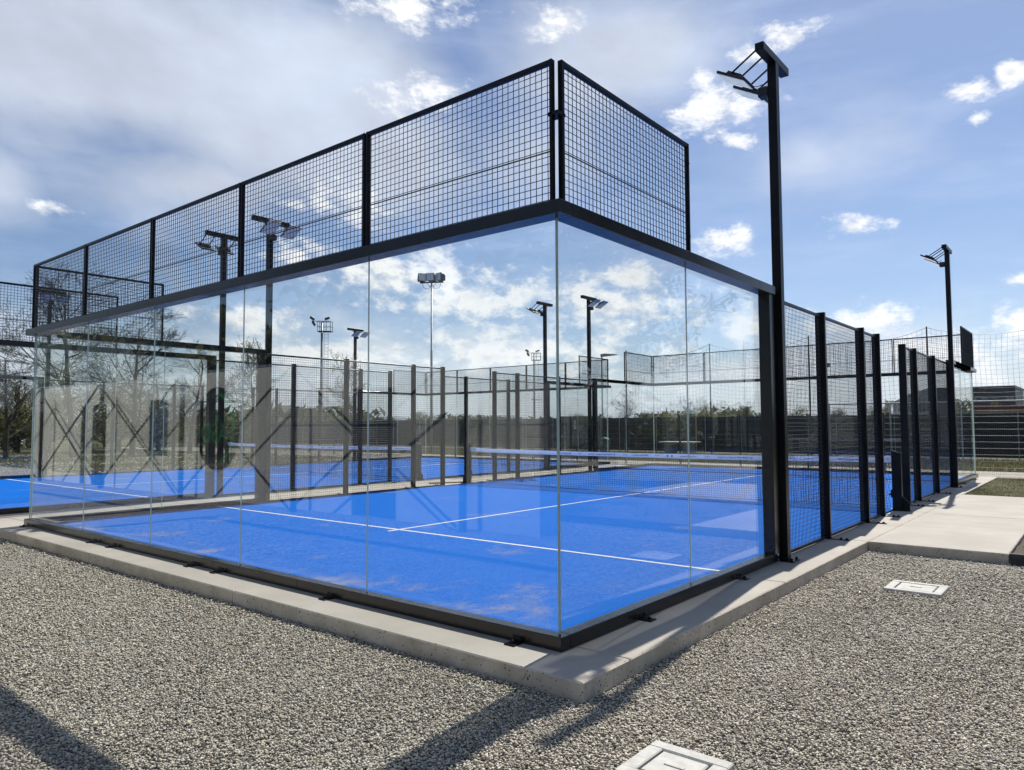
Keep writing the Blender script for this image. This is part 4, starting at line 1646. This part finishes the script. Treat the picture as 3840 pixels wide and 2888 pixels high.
bareA = Tree(3, 8.8, 1.05, 4, 0, .05, .20, .16, .3, (8, 9), .007).meshes('leaf_bud')
bareB = Tree(8, 7.6, 1.15, 4, 0, .05, .17, .14, .25, (8, 9), .007).meshes('leaf_bud')
sapl = Tree(5, 4.8, .62, 3, 2, .045, .06, .2, .5, (7, 9), .007).meshes('leaf_spring')
leafy = LeafTree(12, 5.0, 1.5, 60, 60, .075).meshes('leaf_spring')
leafy2 = LeafTree(17, 4.6, 1.7, 60, 60, .075, .06).meshes('leaf_spring')
darkT = LeafTree(21, 5.0, 1.6, 60, 75, .09, .05).meshes('leaf_dark')
bush = LeafTree(25, 2.6, 1.3, 40, 60, .07, .02).meshes('leaf_dark')
farbare = Tree(31, 4.6, .72, 3, 5, .07, .12, .10, .6, (9, 11), .014).meshes('leaf_spring')
maple = Tree(41, 8.5, 1.15, 4, 5, .13, .26, .16, .25, (7, 8), .014, split=2).meshes('leaf_bud')


def hpx(row, depth, base=1598):
    return 1.5 + (base - row) / 2726 * depth - GND


def tree_px(ms, h0, px, row, depth, lab, rz, group, sxy=1.0, name='tree'):
    x, y = at(px, depth)
    h0 = max(max(v.co.z for v in me.vertices) for me in ms)
    return plant(ms, x, y, lab, hpx(row, depth) / h0, rz, group, name, sxy=sxy)


g1 = 'trees beyond the left lawn'
tree_px(bareA, 10.2, 285, 965, 40, 'tallest bare tree behind the upper left mesh, nearly leafless', .4, g1, 1.0, 'bare_tree')
tree_px(bareB, 9.2, 500, 1070, 43, 'bare tree right of the tallest one, seen through the left panes', 1.9, g1, 1.05, 'bare_tree')
tree_px(bareB, 9.2, 30, 1210, 40, 'bare tree at the left edge rising above yellow green bushes', 4.0, g1, 1.2, 'bare_tree')
tree_px(bareA, 10.2, 715, 1270, 44, 'smaller bare tree left of the light poles with budding twigs', 2.8, g1, 1.25, 'bare_tree')
tree_px(bareB, 9.2, 600, 1330, 50, 'low spreading bare tree in front of the dark hedge line', 5.0, g1, 1.4, 'bare_tree')
tree_px(sapl, 5.4, 967, 1245, 36, 'slim young tree with first leaves left of the ladder mast', 0, 'young trees on the lawn', 1.0, 'young_tree')
tree_px(sapl, 5.4, 1312, 1315, 39, 'slim young tree with first leaves right of the ladder mast', 2.2, 'young trees on the lawn', .9, 'young_tree')
for i, (px, row, dep, ms, h0) in enumerate([(-60, 1400, 48, leafy, 5), (70, 1370, 50, leafy2, 4.6), (190, 1390, 52, leafy, 5), (330, 1410, 50, leafy2, 4.6), (450, 1400, 54, leafy, 5), (570, 1440, 50, leafy2, 4.6)]):
    labs = ['yellow green leafy tree at the left picture edge under the bare branches', 'bushy yellow green tree second from the left edge', 'yellow green leafy tree below the tallest bare tree', 'rounded yellow green tree third from the left light pole', 'yellow green leafy tree behind the mirrored dark door', 'low yellow green tree right of the mirrored doors']
    tree_px(ms, h0, px, row, dep, labs[i], i * 1.3, 'spring green trees on the left', 1.35, 'leafy_tree')
for i, (px, row, dep) in enumerate([(640, 1545, 60), (740, 1535, 62), (840, 1550, 60), (150, 1540, 58), (20, 1545, 56), (400, 1540, 60)]):
    labs = ['dark bush in the hedge line right of the mirrored doors', 'dark bush in the hedge line behind the mirrored badge', 'dark bush at the right end of the left hedge line', 'dark bush under the tallest bare tree', 'dark bush at the left picture edge', 'dark bush in the middle of the left hedge line']
    tree_px(bush, 2.7, px, row, dep, labs[i], i * 2.1, 'bushes of the left hedge line', 1.6, 'bush')
fars = [(bareB, 5.3, 2345, 1455, 85, 1.0, 'leafless round tree standing above the screen fence right of the street lamp'),
        (leafy, 5, 2500, 1535, 80, 1.2, 'low green tree above the gate in the screen fence'),
        (bareB, 5.3, 2590, 1490, 88, 1.1, 'budding tree left of the second netting pole'),
        (leafy2, 4.6, 2650, 1512, 82, 1.0, 'light green tree beside the second netting pole'),
        (darkT, 5, 2720, 1542, 85, 1.3, 'dark green tree right of the second netting pole'),
        (farbare, 5.3, 2790, 1525, 92, 1.3, 'budding tree near the end of the side glass'),
        (leafy2, 4.6, 2985, 1520, 85, 1.4, 'light green tree seen through the first side mesh panel'),
        (darkT, 5, 3150, 1525, 88, 1.2, 'dark evergreen seen through the second side mesh panel'),
        (leafy, 5, 3270, 1515, 80, 1.1, 'green tree seen left of the net post'),
        (farbare, 5.3, 3325, 1505, 82, .8, 'pale slender tree seen in the court doorway'),
        (darkT, 5, 1575, 1530, 95, 1.3, 'round grey green tree below the three lamp mast'),
        (darkT, 5, 1810, 1560, 110, 1.4, 'small dark tree between the mesh posts left of centre'),
        (darkT, 5, 2030, 1560, 110, 1.4, 'small dark tree just left of the glass corner edge'),
        (leafy2, 4.6, 2150, 1545, 100, 1.3, 'green tree right of the glass corner edge'),
        (darkT, 5, 2240, 1550, 105, 1.4, 'dark tree behind the street lamp foot'),
        (farbare, 5.3, 2430, 1550, 105, 1.6, 'low budding tree left of the gate'),
        (leafy, 5, 3725, 1495, 60, .55, 'small yellow green tree in front of the dark office building')]
for i, (ms, h0, px, row, dep, sx, lab) in enumerate(fars):
    tree_px(ms, h0, px, row, dep, lab, i * 1.7, 'trees beyond the screen fence', sx, 'far_tree')
# continuous far tree line reading as one mass
rr = np.random.default_rng(5)
nt_ = 26000
fx = rr.uniform(-260, 60, nt_)
fy = 150 - fx * .12 + rr.normal(0, 6, nt_)
prof_h = 3.2 + 1.6 * np.sin(fx * .11) * np.sin(fx * .037 + 1) + 1.0 * np.sin(fx * .31 + 2)
fz = GND + prof_h * rr.uniform(0, 1, nt_) ** .7
v = np.stack([fx, fy, fz], 1)[:, None, :] + rr.normal(0, .45, (nt_, 3, 3))
kind(place(raw_mesh('woodland', v.reshape(-1, 3), np.arange(3 * nt_).reshape(-1, 3), 'leaf_dark'), 'woodland'), 'stuff', 'far off dark line of woodland along the horizon')
nt_ = 16000
fx = rr.uniform(-150, -60, nt_)
fy = rr.uniform(10, 85, nt_) * .0 + 40 + (fx + 60) * -.55 + rr.normal(0, 5, nt_)
fz = GND + (3.0 + 1.0 * np.sin(fx * .3)) * rr.uniform(0, 1, nt_) ** .8
v = np.stack([fx, fy, fz], 1)[:, None, :] + rr.normal(0, .4, (nt_, 3, 3))
kind(place(raw_mesh('hedgerow', v.reshape(-1, 3), np.arange(3 * nt_).reshape(-1, 3), 'leaf_dark'), 'hedgerow'), 'stuff', 'brownish hedgerow mass far behind the left court')
def wood(name, lab, x0, x1, y0, y1, h, n_, seed, mat='leaf_dark', sz=.34):
    q = np.random.default_rng(seed)
    u = q.uniform(0, 1, n_)
    X = x0 + (x1 - x0) * u + q.normal(0, 1.2, n_)
    Y = y0 + (y1 - y0) * u + q.normal(0, 1.2, n_)
    top = h * (.72 + .2 * np.sin(u * 31 + seed) + .12 * np.sin(u * 83 + 1))
    Z = GND + top * q.uniform(0, 1, n_) ** .75
    v_ = np.stack([X, Y, Z], 1)[:, None, :] + q.normal(0, sz, (n_, 3, 3))
    kind(place(raw_mesh(name, v_.reshape(-1, 3), np.arange(3 * n_).reshape(-1, 3), mat), name), 'stuff', lab)


wood('woodland', 'added dark woodland behind the club building, out of view, to darken the pane reflections', -75, -6, -16, -16, 9.0, 24000, 3)  # unseen mass added to cut the bright sky mirrored in the left panes
wood('hedgerow', 'added dark hedge right of the courts, out of view, to darken the side glass reflection', 17, 22, -12, 70, 3.4, 14000, 4)  # unseen hedge added so the side glass mirrors something dark at the horizon
# big spreading tree to the right of the camera, only mirrored in the side glass
plant(maple, 8.6, 14.5, 'large twin stemmed tree whose branches are mirrored in the side glass', 1.0, .6, None, 'spreading_tree')


# ------------------------------------------------------------------ buildings at the right
def windows(parent, wx, y, zr, w_, h_, mat='window_pane'):
    for x in wx:
        m = MB()
        m.bbox(x, x + w_, y - .06, y + .12, zr, zr + h_, .02)
        o = m.build('window', 'facade_white' if False else 'dark_steel', parent)
        m = MB()
        m.box(x + .06, x + w_ / 2 - .03, y - .075, y - .062, zr + .06, zr + h_ - .06)
        m.build('pane', mat, o)
        m = MB()
        m.box(x + w_ / 2 + .03, x + w_ - .06, y - .075, y - .062, zr + .06, zr + h_ - .06)
        m.build('pane', mat, o)


D = 120.0
x0, y0 = at(3440, D * .9)
x1, y1 = at(3805, D)
yb = 118.0
def xat(px, Y):
    d = Fv + Rv * ((px - 1920) / 2725.83)
    k = (Y - CAM.y) / d.y
    return CAM.x + d.x * k
def zat(px, row, Y):
    d = Fv + Rv * ((px - 1920) / 2725.83) - Uv * ((row - 1444) / 2725.83)
    k = (Y - CAM.y) / d.y
    return CAM.z + d.z * k
xa, xb = xat(3480, yb), xat(3805, yb)
zt = zat(3700, 1458, yb)
t = thing('office_building', 'dark grey flat roofed office building with blue windows at the right', 'building', (xa, yb, GND))
m = MB()
m.box(0, xb - xa, 0, 14, 0, zt - GND)
m.build('wall', 'facade_dark', t)
m = MB()
m.box(-.1, xb - xa + .1, -.1, 14.1, zt - GND + .002, zt - GND + .35)
m.build('roof_edge', 'dark_steel', t)
zw0 = zat(3700, 1511, yb) - GND
zw1 = zat(3700, 1487, yb) - GND
windows(t, [xat(p, yb) - xa for p in (3500, 3542, 3634, 3675, 3715, 3770)], 0, zw0, xat(3705, yb) - xat(3675, yb), zw1 - zw0)
zz0 = zat(3700, 1560, yb) - GND
windows(t, [xat(p, yb) - xa for p in (3520, 3600, 3680, 3760)], 0, max(zz0, .6), 1.6, 1.5)
# white annexe to its left
xa2, xb2 = xat(3345, yb - 6), xat(3485, yb - 6)
t = thing('white_annexe', 'low white building with a row of dark windows left of the office building', 'building', (xa2, yb - 6, GND))
z2 = zat(3420, 1478, yb - 6) - GND
m = MB()
W2 = xb2 - xa2
m.prism([(0, 0), (W2, 0), (W2, z2 + .8), (W2 * .45, z2), (0, z2 - 1.1)], 1, 0, 12)
m.build('wall', 'facade_white', t)
windows(t, [W2 * k / 9 + .1 for k in range(9)], 0, 3.4, .42, 1.5)
# long low clubhouse roof
yc = 52.0
xa3, xb3 = xat(3560, yc), xat(4100, yc)
t = thing('low_shed', 'long low beige shed with a dark red fascia behind the pipe rail', 'building', (xa3, yc, GND))
z3 = zat(3700, 1524, yc) - GND
z4 = zat(3700, 1533, yc) - GND
m = MB()
m.box(0, xb3 - xa3, 0, 6, 0, z4)
m.build('wall', 'facade_beige', t)
m = MB()
m.bbox(-.2, xb3 - xa3 + .2, -.3, 6.2, z4 + .002, z3, .03)
m.build('fascia', 'fascia_red', t)


# ------------------------------------------------------------------ parked cars beyond the left lawn
def car(x, y, rz, mat, lab):
    t = thing('parked_car', lab, 'car', (x, y, GND), rz, 'cars parked beyond the left trees')
    body = [(-2.1, .35), (-2.1, .75), (-1.95, .92), (-1.1, .98), (1.2, .95), (1.95, .80), (2.1, .6), (2.1, .35)]
    m = MB()
    m.prism(body, 1, -.85, .85)
    m.build('body', mat, t)
    m = MB()
    m.prism([(-1.75, .94), (-1.25, 1.42), (.25, 1.45), (1.05, .95)], 1, -.74, .74)
    m.build('cabin', 'window_pane', t)
    m = MB()
    m.prism([(-1.3, 1.40), (-1.2, 1.47), (.2, 1.50), (.35, 1.42)], 1, -.70, .70)
    m.build('roof', mat, t)
    for wx_ in (-1.3, 1.3):
        for s in (-1, 1):
            m = MB()
            m.tube([(wx_, s * .66, .32), (wx_, s * .88, .32)], .32, 14)
            wo = m.build('wheel', 'tyre', t)
            m = MB()
            m.tube([(wx_, s * .881, .32), (wx_, s * .89, .32)], .2, 10)
            m.build('rim', 'galvanised', wo)
    for s in (-.6, .6):
        m = MB()
        m.bbox(2.06, 2.12, s - .16, s + .16, .62, .74, .01)
        m.build('headlight', 'sign_white', t)


x, y = at(70, 62)
car(x, y, .9, 'car_red', 'red car parked behind the trees at the left edge')
x, y = at(-20, 60)
car(x, y, .9, 'car_white', 'white car parked at the very left edge behind the trees')

# ------------------------------------------------------------------ hills on the horizon
m = MB()
vs, fs = [], []
NN = 160
for i in range(NN + 1):
    az_ = math.radians(-100 + 130 * i / NN)
    dd = 5200
    hgt = 60 + 38 * math.sin(i * .21) * math.sin(i * .083 + 1) + 18 * math.sin(i * .53) + 7 * math.sin(i * 1.7)
    bx, by = CAM.x + math.sin(az_) * dd, CAM.y + math.cos(az_) * dd
    ox, oy = math.sin(az_), math.cos(az_)
    vs += [(bx, by, GND - 1), (bx + ox * 250, by + oy * 250, hgt * .6), (bx + ox * 500, by + oy * 500, hgt), (bx + ox * 1200, by + oy * 1200, GND - 1)]
for i in range(NN):
    for k in range(3):
        a = i * 4 + k
        fs.append((a, a + 4, a + 5, a + 1))
m.add(vs, fs)
kind(m.build('hills', 'hill', smooth=True), 'structure')

# ------------------------------------------------------------------ the air itself: a thin even haze that blues the far hills
m = MB()
m.box(-9500, 9500, -9500, 9500, GND - 1.0, 150.0)
hz_ = m.mesh('haze', 'hill')
hm = bpy.data.materials.new('haze_air')
hm.use_nodes = True
hm.node_tree.nodes.clear()
ht = NT(hm.node_tree)
hv = ht.n('ShaderNodeVolumePrincipled', {'Color': (0.80, 0.88, 1.0, 1), 'Density': 1.1e-4, 'Anisotropy': 0.35})
hm.node_tree.links.new(hv.outputs[0], ht.n('ShaderNodeOutputMaterial').inputs['Volume'])
hz_.materials.clear()
hz_.materials.append(hm)
kind(place(hz_, 'haze'), 'stuff', 'thin pale haze in the air over the plain')
